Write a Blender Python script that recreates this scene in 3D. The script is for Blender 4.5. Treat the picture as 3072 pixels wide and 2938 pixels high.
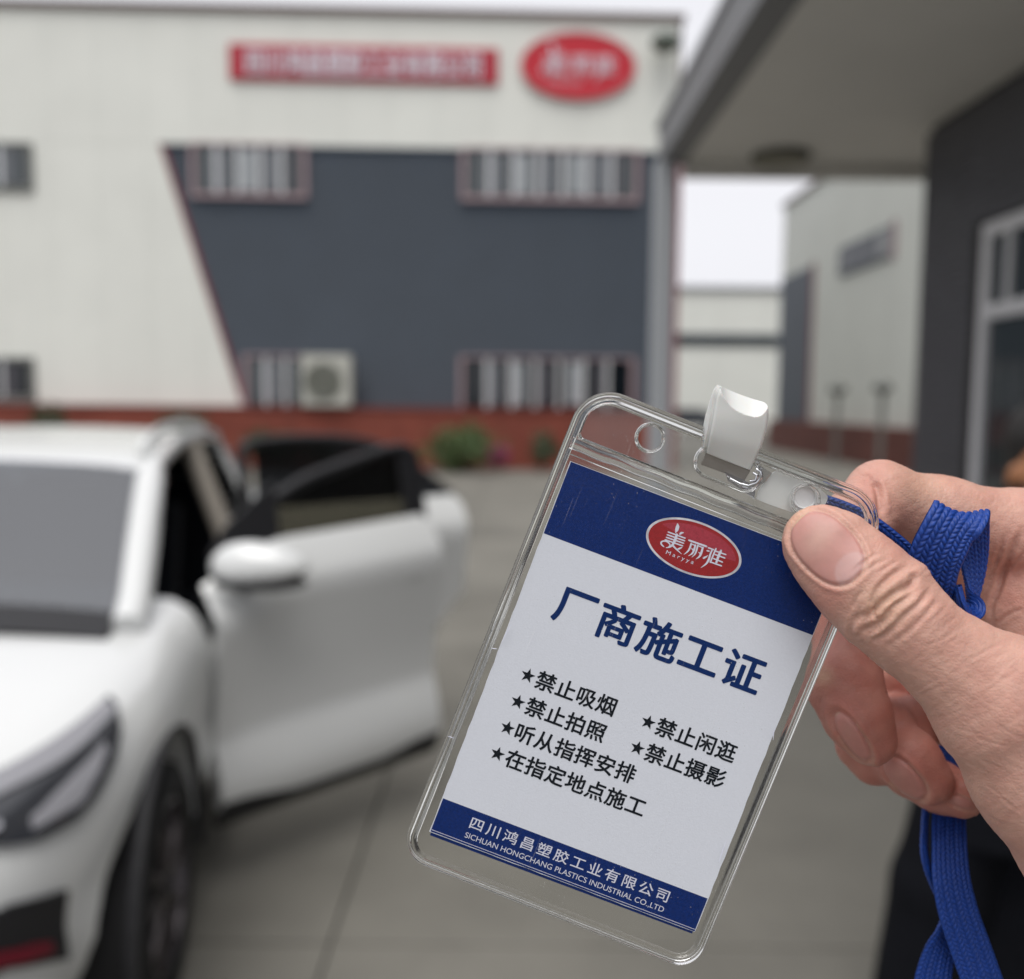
import bpy, bmesh, math, random
import numpy as np
from mathutils import Vector, Matrix
for _o in list(bpy.data.objects): bpy.data.objects.remove(_o)
sc = bpy.context.scene
COL = sc.collection
R = math.radians
random.seed(7); rng = np.random.default_rng(7)

# ------------------------------------------------------------------ camera
CAM = Vector((0, 0, 1.68))
PITCH, ROLL = 5.3, 0.55
MC = Matrix.Rotation(R(90 - PITCH), 3, 'X') @ Matrix.Rotation(R(ROLL), 3, 'Z')
cd = bpy.data.cameras.new('camera'); cam = bpy.data.objects.new('camera', cd); COL.objects.link(cam)
cam.matrix_world = Matrix.Translation(CAM) @ MC.to_4x4()
cd.sensor_width = 36; cd.lens = 36 * 2839 / 3072; cd.clip_start = .01; cd.clip_end = 3000
cd.dof.use_dof = True; cd.dof.focus_distance = .2195; cd.dof.aperture_fstop = 7.9; cd.dof.aperture_blades = 0
sc.camera = cam

# ------------------------------------------------------------------ light
SUN_EL, SUN_AZ = 68, 196      # azimuth the light comes from, clockwise from +Y
w = bpy.data.worlds.new('World'); sc.world = w; w.use_nodes = True
nt = w.node_tree; nt.nodes.clear()
sky = nt.nodes.new('ShaderNodeTexSky'); sky.sky_type = 'NISHITA'; sky.sun_disc = False
sky.sun_elevation = R(SUN_EL); sky.sun_rotation = R(SUN_AZ); sky.air_density = 1.0; sky.dust_density = 4.0; sky.ozone_density = 1.0
hs = nt.nodes.new('ShaderNodeHueSaturation'); hs.inputs['Saturation'].default_value = .10
# cloud deck: evens the clear sky out to one pale overcast
mx = nt.nodes.new('ShaderNodeMix'); mx.data_type = 'RGBA'; mx.inputs['Factor'].default_value = .72
mx.inputs['B'].default_value = (6.0, 6.0, 6.35, 1)
bg = nt.nodes.new('ShaderNodeBackground'); bg.inputs['Strength'].default_value = .108
wo = nt.nodes.new('ShaderNodeOutputWorld')
nt.links.new(sky.outputs[0], hs.inputs['Color']); nt.links.new(hs.outputs[0], mx.inputs['A'])
nt.links.new(mx.outputs['Result'], bg.inputs['Color']); nt.links.new(bg.outputs[0], wo.inputs['Surface'])
sl = bpy.data.lights.new('sun', 'SUN'); sl.energy = 1.5; sl.angle = R(45); sl.color = (1, .97, .93)
so = bpy.data.objects.new('sun', sl); COL.objects.link(so)
_d = Vector((math.sin(R(SUN_AZ)) * math.cos(R(SUN_EL)), math.cos(R(SUN_AZ)) * math.cos(R(SUN_EL)), math.sin(R(SUN_EL))))
so.rotation_euler = _d.to_track_quat('Z', 'Y').to_euler(); so.location = (0, 0, 30)
sc.view_settings.view_transform = 'Standard'; sc.view_settings.look = 'None'
sc.view_settings.exposure = 0.66; sc.view_settings.gamma = 1; sc.view_settings.use_curve_mapping = False
sc.cycles.max_bounces = 16; sc.cycles.transparent_max_bounces = 24; sc.cycles.transmission_bounces = 14
sc.cycles.caustics_refractive = True

# ------------------------------------------------------------------ geometry of the view, used to measure the place
def ray(u, v, s=1962):
    f = 2839 * s / 3072; cx = s / 2; cy = 2938 * s / 3072 / 2
    return MC @ Vector(((u - cx) / f, -(v - cy) / f, -1))
def atd(u, v, d, s=1962): return CAM + ray(u, v, s) * d
def on_plane(u, v, p, n, s=1962):
    r = ray(u, v, s); p = Vector(p); n = Vector(n)
    return CAM + r * ((p - CAM).dot(n) / r.dot(n))

# ------------------------------------------------------------------ helpers
def srgb(r, g, b):
    f = lambda c: ((c / 255 + .055) / 1.055) ** 2.4 if c > 10 else c / 255 / 12.92
    return (f(r), f(g), f(b), 1)
def mat(name, col, rough=.6, metal=0, noise=0, nscale=5, bump=0, bscale=200, spec=.5, coat=0, trans=0, ior=1.45, sss=0, sssr=.002, attr=None, stretch=None):
    m = bpy.data.materials.new(name); m.use_nodes = True; n = m.node_tree; p = n.nodes['Principled BSDF']
    if len(col) == 3: col = (*col, 1)
    p.inputs['Base Color'].default_value = col; p.inputs['Roughness'].default_value = rough; p.inputs['Metallic'].default_value = metal
    p.inputs['Specular IOR Level'].default_value = spec; p.inputs['Coat Weight'].default_value = coat; p.inputs['Coat Roughness'].default_value = .04
    p.inputs['Transmission Weight'].default_value = trans; p.inputs['IOR'].default_value = ior
    if sss:
        p.inputs['Subsurface Weight'].default_value = sss; p.inputs['Subsurface Radius'].default_value = (1, .35, .18); p.inputs['Subsurface Scale'].default_value = sssr
    tc = n.nodes.new('ShaderNodeTexCoord'); mp = n.nodes.new('ShaderNodeMapping'); n.links.new(tc.outputs['Object'], mp.inputs['Vector'])
    if stretch: mp.inputs['Scale'].default_value = stretch
    src = None
    if attr:
        a = n.nodes.new('ShaderNodeAttribute'); a.attribute_name = attr; src = a.outputs['Color']
    if noise:
        t = n.nodes.new('ShaderNodeTexNoise'); t.inputs['Scale'].default_value = nscale; t.inputs['Detail'].default_value = 8; t.inputs['Roughness'].default_value = .6
        n.links.new(mp.outputs[0], t.inputs['Vector'])
        r = n.nodes.new('ShaderNodeMapRange'); r.inputs['From Min'].default_value = .3; r.inputs['From Max'].default_value = .7
        r.inputs['To Min'].default_value = 1 - noise; r.inputs['To Max'].default_value = 1 + noise * .6
        n.links.new(t.outputs['Fac'], r.inputs['Value'])
        v = n.nodes.new('ShaderNodeVectorMath'); v.operation = 'SCALE'
        if src: n.links.new(src, v.inputs[0])
        else: v.inputs[0].default_value = col[:3]
        n.links.new(r.outputs[0], v.inputs['Scale']); src = v.outputs[0]
    if src: n.links.new(src, p.inputs['Base Color'])
    if bump:
        t = n.nodes.new('ShaderNodeTexNoise'); t.inputs['Scale'].default_value = bscale; t.inputs['Detail'].default_value = 5
        n.links.new(mp.outputs[0], t.inputs['Vector'])
        b = n.nodes.new('ShaderNodeBump'); b.inputs['Strength'].default_value = .6; b.inputs['Distance'].default_value = bump
        n.links.new(t.outputs['Fac'], b.inputs['Height']); n.links.new(b.outputs[0], p.inputs['Normal'])
    return m
def tag(o, label=None, cat=None, group=None, kind=None):
    if label: o['label'] = label
    if cat: o['category'] = cat
    if group: o['group'] = group
    if kind: o['kind'] = kind
    return o
def empty(name, loc, label=None, cat=None, group=None, rot=None, parent=None):
    o = bpy.data.objects.new(name, None); COL.objects.link(o); o.location = loc
    if rot: o.rotation_euler = rot
    if parent: o.parent = parent
    return tag(o, label, cat, group)
def link(name, me, m, parent=None, smooth=False, mw=None):
    """me: mesh in the parent's local space"""
    if m is not None and not me.materials: me.materials.append(m)
    if smooth: me.shade_smooth()
    o = bpy.data.objects.new(name, me); COL.objects.link(o)
    if parent: o.parent = parent
    if mw is not None: o.matrix_world = mw
    return o
def pym(name, v, f, uv=None):
    me = bpy.data.meshes.new(name); me.from_pydata([tuple(map(float, p)) for p in v], [], [tuple(map(int, q)) for q in f]); me.update()
    return me
def fast(name, v, q):
    me = bpy.data.meshes.new(name); v = np.asarray(v, dtype=np.float32); q = np.asarray(q, dtype=np.int32)
    me.vertices.add(len(v)); me.vertices.foreach_set('co', v.ravel())
    k = q.shape[1]; me.loops.add(q.size); me.loops.foreach_set('vertex_index', q.ravel())
    me.polygons.add(len(q)); me.polygons.foreach_set('loop_start', np.arange(0, q.size, k, dtype=np.int32)); me.polygons.foreach_set('loop_total', np.full(len(q), k, dtype=np.int32))
    me.update(calc_edges=True); me.validate(); return me
class MB:
    def __init__(s): s.v = []; s.f = []
    def add(s, v, f):
        n = len(s.v); s.v += [tuple(p) for p in v]; s.f += [tuple(i + n for i in q) for q in f]; return s
    def box(s, lo, hi, M=None):
        x0, y0, z0 = lo; x1, y1, z1 = hi
        v = [Vector(p) for p in ((x0,y0,z0),(x1,y0,z0),(x1,y1,z0),(x0,y1,z0),(x0,y0,z1),(x1,y0,z1),(x1,y1,z1),(x0,y1,z1))]
        if M is not None: v = [M @ p for p in v]
        return s.add(v, [(0,3,2,1),(4,5,6,7),(0,1,5,4),(1,2,6,5),(2,3,7,6),(3,0,4,7)])
    def prism(s, poly, d0, d1, fn):
        """polygon of 2-D points extruded; fn(x, y, d) -> point"""
        n = len(poly)
        v = [fn(x, y, d0) for x, y in poly] + [fn(x, y, d1) for x, y in poly]
        return s.add(v, [tuple(range(n - 1, -1, -1)), tuple(range(n, 2 * n))] + [(i, (i + 1) % n, n + (i + 1) % n, n + i) for i in range(n)])
    def tube(s, pts, r, n=10, flat=None, closed=False):
        pts = [Vector(p) for p in pts]; m = len(pts); rs = r if hasattr(r, '__len__') else [r] * m
        ref = None; rings = []
        for i, p in enumerate(pts):
            a = pts[(i - 1) % m] if (closed or i) else p; b = pts[(i + 1) % m] if (closed or i < m - 1) else p
            t = (b - a).normalized()
            if ref is None: ref = t.orthogonal().normalized() if flat is None else Vector(flat)
            ref = (ref - t * ref.dot(t)).normalized(); bi = t.cross(ref)
            rings.append([p + (ref * math.cos(2 * math.pi * k / n) + bi * math.sin(2 * math.pi * k / n)) * rs[i] for k in range(n)])
        v = [p for rg in rings for p in rg]; f = []
        for i in range(m if closed else m - 1):
            j = (i + 1) % m
            f += [(i*n+k, i*n+(k+1)%n, j*n+(k+1)%n, j*n+k) for k in range(n)]
        if not closed: f += [tuple(range(n - 1, -1, -1)), tuple(range((m-1)*n, m*n))]
        return s.add(v, f)
    def ellipsoid(s, c, r, nu=20, nv=12, M=None):
        v = []; f = []
        for j in range(nv + 1):
            t = math.pi * j / nv
            for i in range(nu):
                a = 2 * math.pi * i / nu
                p = Vector((r[0]*math.sin(t)*math.cos(a), r[1]*math.sin(t)*math.sin(a), r[2]*math.cos(t)))
                if M is not None: p = M @ p
                v.append(p + Vector(c))
        for j in range(nv):
            f += [(j*nu+i, (j+1)*nu+i, (j+1)*nu+(i+1)%nu, j*nu+(i+1)%nu) for i in range(nu)]
        return s.add(v, f)
    def grid(s, P, close_u=False):
        """P[i][j] points"""
        nu = len(P); nv = len(P[0]); f = []
        for i in range(nu if close_u else nu - 1):
            for j in range(nv - 1):
                k = (i + 1) % nu; f.append((i*nv+j, k*nv+j, k*nv+j+1, i*nv+j+1))
        return s.add([p for rw in P for p in rw], f)
    def slab(s, P, th):
        """grid P thickened by th along its normals (closed)"""
        nu = len(P); nv = len(P[0]); P = [[Vector(p) for p in r] for r in P]; Q = []
        for i in range(nu):
            rw = []
            for j in range(nv):
                du = P[min(i+1,nu-1)][j] - P[max(i-1,0)][j]; dv = P[i][min(j+1,nv-1)] - P[i][max(j-1,0)]
                rw.append(P[i][j] - du.cross(dv).normalized() * th)
            Q.append(rw)
        b = nu * nv; idx = lambda i, j: i * nv + j
        f = [(idx(i,j), idx(i+1,j), idx(i+1,j+1), idx(i,j+1)) for i in range(nu-1) for j in range(nv-1)]
        f += [tuple(b + q for q in reversed(t)) for t in f]
        for i in range(nu-1): f += [(idx(i+1,0), idx(i,0), b+idx(i,0), b+idx(i+1,0)), (idx(i,nv-1), idx(i+1,nv-1), b+idx(i+1,nv-1), b+idx(i,nv-1))]
        for j in range(nv-1): f += [(idx(0,j), idx(0,j+1), b+idx(0,j+1), b+idx(0,j)), (idx(nu-1,j+1), idx(nu-1,j), b+idx(nu-1,j), b+idx(nu-1,j+1))]
        return s.add([p for r in P for p in r] + [p for r in Q for p in r], f)
    def build(s, name, m, parent=None, smooth=False, bevel=0, mw=None, auto=None):
        me = pym(name, s.v, s.f)
        bm = bmesh.new(); bm.from_mesh(me)
        if smooth: bmesh.ops.remove_doubles(bm, verts=bm.verts, dist=1e-6)
        bmesh.ops.recalc_face_normals(bm, faces=bm.faces)
        if bevel:
            bmesh.ops.bevel(bm, geom=list(bm.edges), offset=bevel, segments=2, affect='EDGES', profile=.6)
        bm.to_mesh(me); bm.free()
        o = link(name, me, m, parent, smooth, mw)
        if smooth: me.set_sharp_from_angle(angle=R(auto or 50))
        return o
def cat(pts, n):
    """Catmull-Rom through rows of pts, n samples"""
    P = np.array(pts, float); m = len(P); P = np.vstack([2*P[0]-P[1], P, 2*P[-1]-P[-2]])
    t = np.linspace(0, m - 1 - 1e-9, n); i = t.astype(int); u = (t - i)[:, None]
    a, b, c, d = P[i], P[i+1], P[i+2], P[i+3]
    return .5 * ((2*b) + (-a+c)*u + (2*a-5*b+4*c-d)*u**2 + (-a+3*b-3*c+d)*u**3)
def ev_mesh(o, name):
    dg = bpy.context.evaluated_depsgraph_get(); me = bpy.data.meshes.new_from_object(o.evaluated_get(dg)); me.name = name; return me
def text_mesh(name, s, size, bold=0, ext=0, fit=None, center=False, spacing=1):
    """lettering as a flat mesh with its lower left at the origin (or centred); fit = wanted ink width; bold = stroke growth"""
    c = bpy.data.curves.new(name, 'FONT'); c.body = s; c.size = size; c.extrude = ext; c.space_character = spacing
    if not ext: c.dimensions = '2D'; c.fill_mode = 'FRONT'
    o = bpy.data.objects.new(name, c); COL.objects.link(o); me = ev_mesh(o, name)
    bpy.data.objects.remove(o); bpy.data.curves.remove(c)
    co = np.empty(len(me.vertices) * 3); me.vertices.foreach_get('co', co); co = co.reshape(-1, 3)
    lo = co.min(0); hi = co.max(0)
    co[:, 0] -= lo[0]
    if fit: co[:, 0] *= (fit - 2*bold) / (hi[0] - lo[0])
    if center: co[:, 0] -= (fit or hi[0]-lo[0]) / 2; co[:, 1] -= (lo[1] + hi[1]) / 2
    co[:, 0] += bold
    if bold:
        F = [tuple(p.vertices) for p in me.polygons]; mb = MB()
        offs = [(0, 0)] + [(bold*math.cos(a), bold*math.sin(a)) for a in np.linspace(0, 2*math.pi, 13)[:-1]]
        for k, (dx, dy) in enumerate(offs): mb.add([(x + dx, y + dy, z + size*2e-5*k) for x, y, z in co], F)
        bpy.data.meshes.remove(me); me = pym(name, mb.v, mb.f)
    else: me.vertices.foreach_set('co', co.ravel())
    me.materials.clear(); me.update(); return me
def curve_plate(name, loops, th):
    """flat plate with holes: loops of 2-D points (first the outline)"""
    c = bpy.data.curves.new(name, 'CURVE'); c.dimensions = '2D'; c.fill_mode = 'BOTH'; c.extrude = th / 2
    K = 1000.0
    for lp in loops:
        sp = c.splines.new('POLY'); sp.points.add(len(lp) - 1); sp.use_cyclic_u = True
        for p, (x, y) in zip(sp.points, lp): p.co = (x * K, y * K, 0, 1)
    c.extrude = th / 2 * K
    o = bpy.data.objects.new(name, c); COL.objects.link(o); me = ev_mesh(o, name)
    bpy.data.objects.remove(o); bpy.data.curves.remove(c); me.transform(Matrix.Scale(1 / K, 4)); me.update(); me.materials.clear()
    return me
def smoothstep(x): x = np.clip(x, 0, 1); return x * x * (3 - 2 * x)
# ================================================================== materials of the place
M_white = mat('white_cladding', (.66, .67, .625), .55, noise=.05, nscale=.5, bump=.002, bscale=20)
M_white2 = mat('pale_cladding', (.57, .585, .545), .55, noise=.06, nscale=.5)
M_dark = mat('slate_cladding', (.038, .052, .073), .5, noise=.08, nscale=.8)
M_redtrim = mat('dark_red_trim', (.16, .018, .028), .45)
M_roofcap = mat('brown_grey_flashing', (.13, .09, .085), .5)
M_brick = mat('red_brown_render', (.19, .045, .028), .8, noise=.25, nscale=3, bump=.004, bscale=60)
M_brick2 = mat('weathered_red_render', (.13, .045, .035), .8, noise=.3, nscale=2, bump=.004, bscale=60)
M_frame = mat('pale_pink_window_frame', (.32, .235, .25), .5)
M_alu = mat('aluminium_mullion', (.55, .56, .57), .35, metal=.3)
M_pane = mat('window_pane', (.035, .045, .05), .06, spec=.9)
M_pane2 = mat('black_pane', (.006, .009, .012), .08, spec=.6)
M_pale_panel = mat('pale_window_panel', (.30, .31, .32), .8)
M_sign = mat('red_sign_face', (.36, .012, .03), .45)
M_letter = mat('white_sign_letter', (.62, .56, .62), .5)
M_conc = mat('yard_concrete', (.160, .153, .133), .85, noise=.28, nscale=.7, bump=.003, bscale=50)
M_joint = mat('slab_joint_filler', (.12, .115, .10), .95, noise=.3, nscale=8)
M_ac = mat('beige_enamel', (.40, .40, .36), .45)
M_grille = mat('grey_fan_guard', (.13, .135, .125), .5)
M_leaf = mat('shrub_leaf', (.05, .085, .022), .6, noise=.6, nscale=6)
M_leaf2 = mat('dark_shrub_leaf', (.04, .055, .022), .6, noise=.6, nscale=6)
M_flower = mat('magenta_flower', (.30, .035, .12), .6)
M_bark = mat('shrub_stem', (.08, .055, .035), .9)
M_soffit = mat('warm_grey_soffit', (.76, .745, .71), .7, noise=.06, nscale=1)
M_beam = mat('mid_grey_fascia', (.20, .205, .215), .5)
M_post = mat('grey_steel_post', (.40, .42, .44), .45)
M_tile = mat('charcoal_wall_tile', (.076, .077, .088), .5, noise=.15, nscale=4)
M_grout = mat('dark_grout', (.045, .045, .048), .9)
M_upvc = mat('grey_white_window_frame', (.62, .62, .64), .4)
M_black = mat('matt_black', (.008, .008, .01), .6)
M_lamp = mat('olive_lamp_glass', (.12, .11, .06), .3)

# ================================================================== ground
g = pym('ground', [(-900,-900,-.03),(900,-900,-.03),(900,900,-.03),(-900,900,-.03)], [(0,1,2,3)])
ground = link('ground', g, M_joint); tag(ground, kind='structure')
far = pym('far_yard', [(-900,40,-.02),(900,40,-.02),(900,900,-.02),(-900,900,-.02)], [(0,1,2,3)])
SX, SY, JO = 4.0, 5.0, .009
x0s = [-.55 + SX * i for i in range(-6, 7)]; y0s = [-7.2 + SY * j for j in range(0, 9)]
sm = MB().box((0, 0, -.028), (SX - JO, SY - JO, 0)); slab0 = None
for x in x0s:
    for y in y0s:
        if slab0 is None: slab0 = sm.build('concrete_slab', M_conc, ground, bevel=.0015); o = slab0
        else: o = slab0.copy(); COL.objects.link(o)
        o.location = (x + JO / 2, y, random.uniform(-.002, .001))
# material coordinates differ per slab only by object space; break the repeat with world-space noise
n_ = M_conc.node_tree; ge = n_.nodes.new('ShaderNodeNewGeometry')
for nd in n_.nodes:
    if nd.type == 'MAPPING': n_.links.new(ge.outputs['Position'], nd.inputs['Vector'])

# ================================================================== main factory building
D0 = 24.0; YAW = math.atan(.031)
FX = Vector((math.cos(YAW), math.sin(YAW), 0)); FN = Vector((math.sin(YAW), -math.cos(YAW), 0))   # FN points to the camera
FO = Vector((0, D0, 0))
def fac(u, v):
    p = on_plane(u, v, FO, FN); return ((p - FO).dot(FX), p.z)
aR = fac(1290, 560)[0]; zT = fac(700, 27)[1]; aL = -30.0
fb = empty('factory_building', FO, 'large white clad factory hall with slanted slate grey facade panel and red brown plinth', 'building')
fb.rotation_euler = (0, 0, YAW)
# local frame of the building: x along facade, y depth (away), z up
def fbx(x0, x1, z0, z1, y0, y1, mb=None):
    return (mb or MB()).box((x0, y0, z0), (x1, y1, z1))
zin_l = fac(310, 276); zin_r = fac(1230, 290); bl = fac(470, 780)
zi = (zin_l[1] + zin_r[1]) / 2                       # top of the slate field
zp = .5 * (fac(100, 776)[1] + fac(1250, 792)[1])     # top of the plinth
fbx(aL, aR - .02, 0, zT - .1, .05, 14).build('hall_core', M_white2, fb)
# white upper band: vertical sheets with open seams
PW = 1.18
def sheet_poly(poly, name='wall_panel', m=M_white, d=(0, .045)):
    return MB().prism(poly, d[0], d[1], lambda x, z, y: (x, y, z)).build(name, m, fb, bevel=.003)
xs_top = [zin_l[0] - .0]
def slx(z): return zin_l[0] + (bl[0] - zin_l[0]) * (zi - z) / (zi - bl[1])
x = aR
while x > aL:
    xl = max(x - PW, aL)
    sheet_poly([(xl + .003, zi), (x - .003, zi), (x - .003, zT), (xl + .003, zT)])
    x -= PW
x = aR - PW * math.ceil((aR - bl[0]) / PW)
x = aR
wins_l = []
while x > aL:
    xl = max(x - PW, aL)
    a, b = xl + .003, x - .003
    if a < bl[0]:
        # clip the sheet with the slanted red line
        pts = []
        def side(px, pz): return px <= slx(pz)
        ring = [(a, zp), (b, zp), (b, zi - .006), (a, zi - .006)]
        for i in range(4):
            p, q = ring[i], ring[(i + 1) % 4]
            fp = slx(p[1]) - .06 - p[0]; fq = slx(q[1]) - .06 - q[0]
            if fp >= 0: pts.append(p)
            if fp * fq < 0:
                t = fp / (fp - fq); pts.append((p[0] + (q[0]-p[0])*t, p[1] + (q[1]-p[1])*t))
        if len(pts) >= 3: sheet_poly(pts)
    x -= PW
# slate field: horizontally ribbed sheet, real ribs, too fine to tell apart
mb = MB(); z = zp; pit = .085
while z < zi - .01:
    z1 = min(z + pit, zi - .005)
    xa, xb = slx(z) + .05, slx(z1) + .05
    for (za, zb, ya, yb) in ((z, z + pit * .35, .035, .015), (z + pit * .35, z + pit * .65, .015, .015), (z + pit * .65, z1, .015, .035)):
        zb = min(zb, z1); xa, xb = slx(za) + .05, slx(zb) + .05
        mb.add([(xa, ya, za), (aR - .12, ya, za), (aR - .12, yb, zb), (xb, yb, zb)], [(0, 1, 2, 3)])
    z += pit
o = mb.build('ribbed_cladding', M_dark, fb); tag(o, kind='stuff')
# red edge trims
mb = MB().prism([(slx(zp)-.06, zp), (slx(zp)+.05, zp), (slx(zi)+.05, zi), (slx(zi)-.06, zi)], -.03, .03, lambda x, z, y: (x, y, z)); mb.build('slanted_trim', M_redtrim, fb)
fbx(aR - .12, aR + .12, .0, zi - .002, -.04, .1).build('corner_trim', M_redtrim, fb)
fbx(slx(zi) - .06, aR - .12, zi - .055, zi - .003, -.03, .03).build('field_top_trim', M_dark, fb)
fbx(aR, aR + .06, zi, zT, -.03, .1).build('corner_trim', M_roofcap, fb)
fbx(aL, aR + .12, zT, zT + .13, -.12, .2).build('roof_flashing', M_roofcap, fb)
fbx(aR - .02, aR + .0, 0, zT, .1, 14).build('gable_side', M_white2, fb)
# plinth / planter wall along the foot
fbx(aL, aR + .05, 0, zp, -.55, .045).build('plinth', M_brick, fb)
fbx(aL, aR + .08, zp, zp + .06, -.6, -.0).build('plinth_coping', mat('red_coping', (.15, .03, .024), .7), fb)

def facade_window(u0, v0, u1, v1, n, lights, bowed=True, frame=M_frame, pane=M_pane, fr=.10):
    a0, zt = fac(u0, v0); a1, _ = fac(u1, v0); _, zb = fac((u0+u1)/2, v1)
    zt = fac((u0+u1)/2, v0)[1]
    W = a1 - a0; H = zt - zb
    mb = MB()
    for (xa, xb, za, zc) in ((a0, a1, zb, zb + fr), (a0, a1, zt - fr*.5, zt), (a0, a0 + fr, zb + fr, zt - fr*.5), (a1 - fr, a1, zb + fr, zt - fr*.5)):
        mb.box((xa, -.09, za), (xb, .02, zc))
    fo = mb.build('window_frame', frame, fb)
    fo.data  # frame is the window part
    w_ = (W - 2 * fr) / n
    for i in range(n):
        xa = a0 + fr + i * w_
        p = MB().box((xa + .03, -.03, zb + fr + .03), (xa + w_ - .03, -.015, zt - fr*.5 - .03)).build('pane', pane if i % 2 == 0 or not lights else M_pane, fo)
        if i in lights:
            MB().box((xa + .05, .0, zb + fr + .03), (xa + w_ * .92, .012, zt - fr*.5 - .03)).build('pale_panel', M_pale_panel, fo)
    for i in range(1, n):
        xa = a0 + fr + i * w_
        MB().box((xa - .045, -.075, zb + fr), (xa + .045, -.0, zt - fr*.5)).build('mullion', M_alu, fo)
    return fo
# panes are opaque; their sky reflections are painted on panels below
for m_, tr in ((M_pane, .0),): pass
facade_window(366, 276, 588, 380, 5, ())
facade_window(884, 286, 1226, 387, 7, ())
facade_window(466, 680, 592, 787, 3, ())
facade_window(880, 684, 1217, 791, 7, (), pane=M_pane2)
facade_window(-330, 272, 62, 365, 7, (), frame=M_grille)
facade_window(-330, 683, 66, 768, 7, (), frame=M_grille, pane=M_pane2)
# pale opaque panels paint the sky's reflection into the panes, dark gaps between
def pale_panel(u0, u1, v0, v1, m):
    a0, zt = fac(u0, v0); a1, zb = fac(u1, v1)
    return MB().box((a0, -.062, zb), (a1, -.034, zt)).build('sky_reflection_panel', m, fb)
Mb1 = mat('grey_sky_reflection', (.13, .14, .155), .6); Mb2 = mat('white_sky_reflection', (.27, .29, .305), .6); Mb3 = mat('dim_sky_reflection', (.06, .06, .07), .6)
for u0, u1, m in ((402, 440, Mb1), (455, 492, Mb2), (505, 543, Mb1), (553, 570, Mb3)): pale_panel(u0, u1, 288, 366, m)
for u0, u1, m in ((925, 962, Mb1), (985, 1015, Mb2), (1030, 1063, Mb1), (1090, 1120, Mb2), (1135, 1170, Mb1), (1178, 1192, Mb3)): pale_panel(u0, u1, 298, 374, m)
for u0, u1, m in ((500, 532, Mb1),): pale_panel(u0, u1, 694, 770, m)
for u0, u1, m in ((928, 955, Mb1), (975, 1003, Mb2), (1030, 1055, Mb3), (1088, 1116, Mb2), (1140, 1160, Mb3)): pale_panel(u0, u1, 694, 776, m)
for u0, u1, m in ((-20, 28, Mb1), (-110, -70, Mb2)): pale_panel(u0, u1, 286, 352, m)
for u0, u1, m in ((12, 34, Mb3), (-110, -70, Mb1)): pale_panel(u0, u1, 696, 758, m)

# long red company sign
a0, z1 = fac(440, 89); a1, _ = fac(955, 89); z0 = fac(700, 159)[1]; z1 = fac(700, 91)[1]
H = z1 - z0; W = a1 - a0
Mf = Matrix.Translation(FO) @ Matrix.Rotation(YAW, 4, 'Z')
def fworld(x, y, z): return Mf @ Vector((x, y, z))
sg = empty('company_sign', fworld(a0, -.10, z0), 'long red signboard with a row of white Chinese characters high on the white wall', 'sign', rot=(0, 0, YAW))
MB().box((0, 0, 0), (W, .14, H)).build('sign_board', M_sign, sg, bevel=.01)
tm = text_mesh('sign_lettering', '四川鸿昌塑胶工业有限公司', H * .78, bold=H * .014, ext=.02, fit=W * .87)
tm.transform(Matrix.Rotation(R(90), 4, 'X')); o = link('sign_lettering', tm, M_letter, sg); o.location = (W * .065, -.03, H * .20)

LOGO = [  # strokes of the drawn characters: points in the logo's own grid, widths
 ([(632,150),(634,190),(622,240),(606,280)], [14,52,50,14]), ([(672,300),(690,285),(718,282)], [30,30,16]),
 ([(500,272),(745,362)], 20), ([(485,312),(738,400)], 20), ([(472,350),(724,436)], 20), ([(455,385),(708,474)], 20),
 ([(436,488),(402,455),(396,425),(425,405),(470,408),(505,430),(525,462),(500,496),(470,500)], [14,24,24,22,20,20,18,16,12]),
 ([(622,310),(596,395),(565,455),(525,490),(475,502)], [36,38,34,22,12]), ([(560,462),(615,520),(692,592)], [30,22,8]), ([(640,522),(668,512),(700,496)], [22,26,14]),
 ([(800,392),(1055,482)], [24,28]), ([(835,440),(815,505),(785,555),(730,600)], [26,28,24,6]), ([(830,445),(900,470)], 16),
 ([(895,465),(875,535),(850,585),(795,622)], [26,32,26,6]), ([(842,512),(862,540)], 14), ([(930,468),(912,540),(890,595),(845,640)], [24,26,22,6]), ([(928,470),(1012,504)], 16),
 ([(1003,500),(980,580),(955,630),(905,668)], [28,34,28,6]), ([(945,570),(968,590)], 14),
 ([(1085,502),(1160,530)], 20), ([(1068,545),(1095,552)], 22), ([(1140,535),(1112,600),(1090,680),(1050,740),(978,795)], [22,26,34,26,6]), ([(1018,652),(1058,632)], [30,22]), ([(1075,615),(1020,660)], 12),
 ([(1195,515),(1160,600),(1115,715)], [22,24,22]), ([(1268,545),(1235,620),(1200,725)], [32,38,30]),
 ([(1175,545),(1340,602)], 19), ([(1180,600),(1325,652)], 19), ([(1160,660),(1292,712)], 19), ([(1112,708),(1278,768)], 20)]
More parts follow.
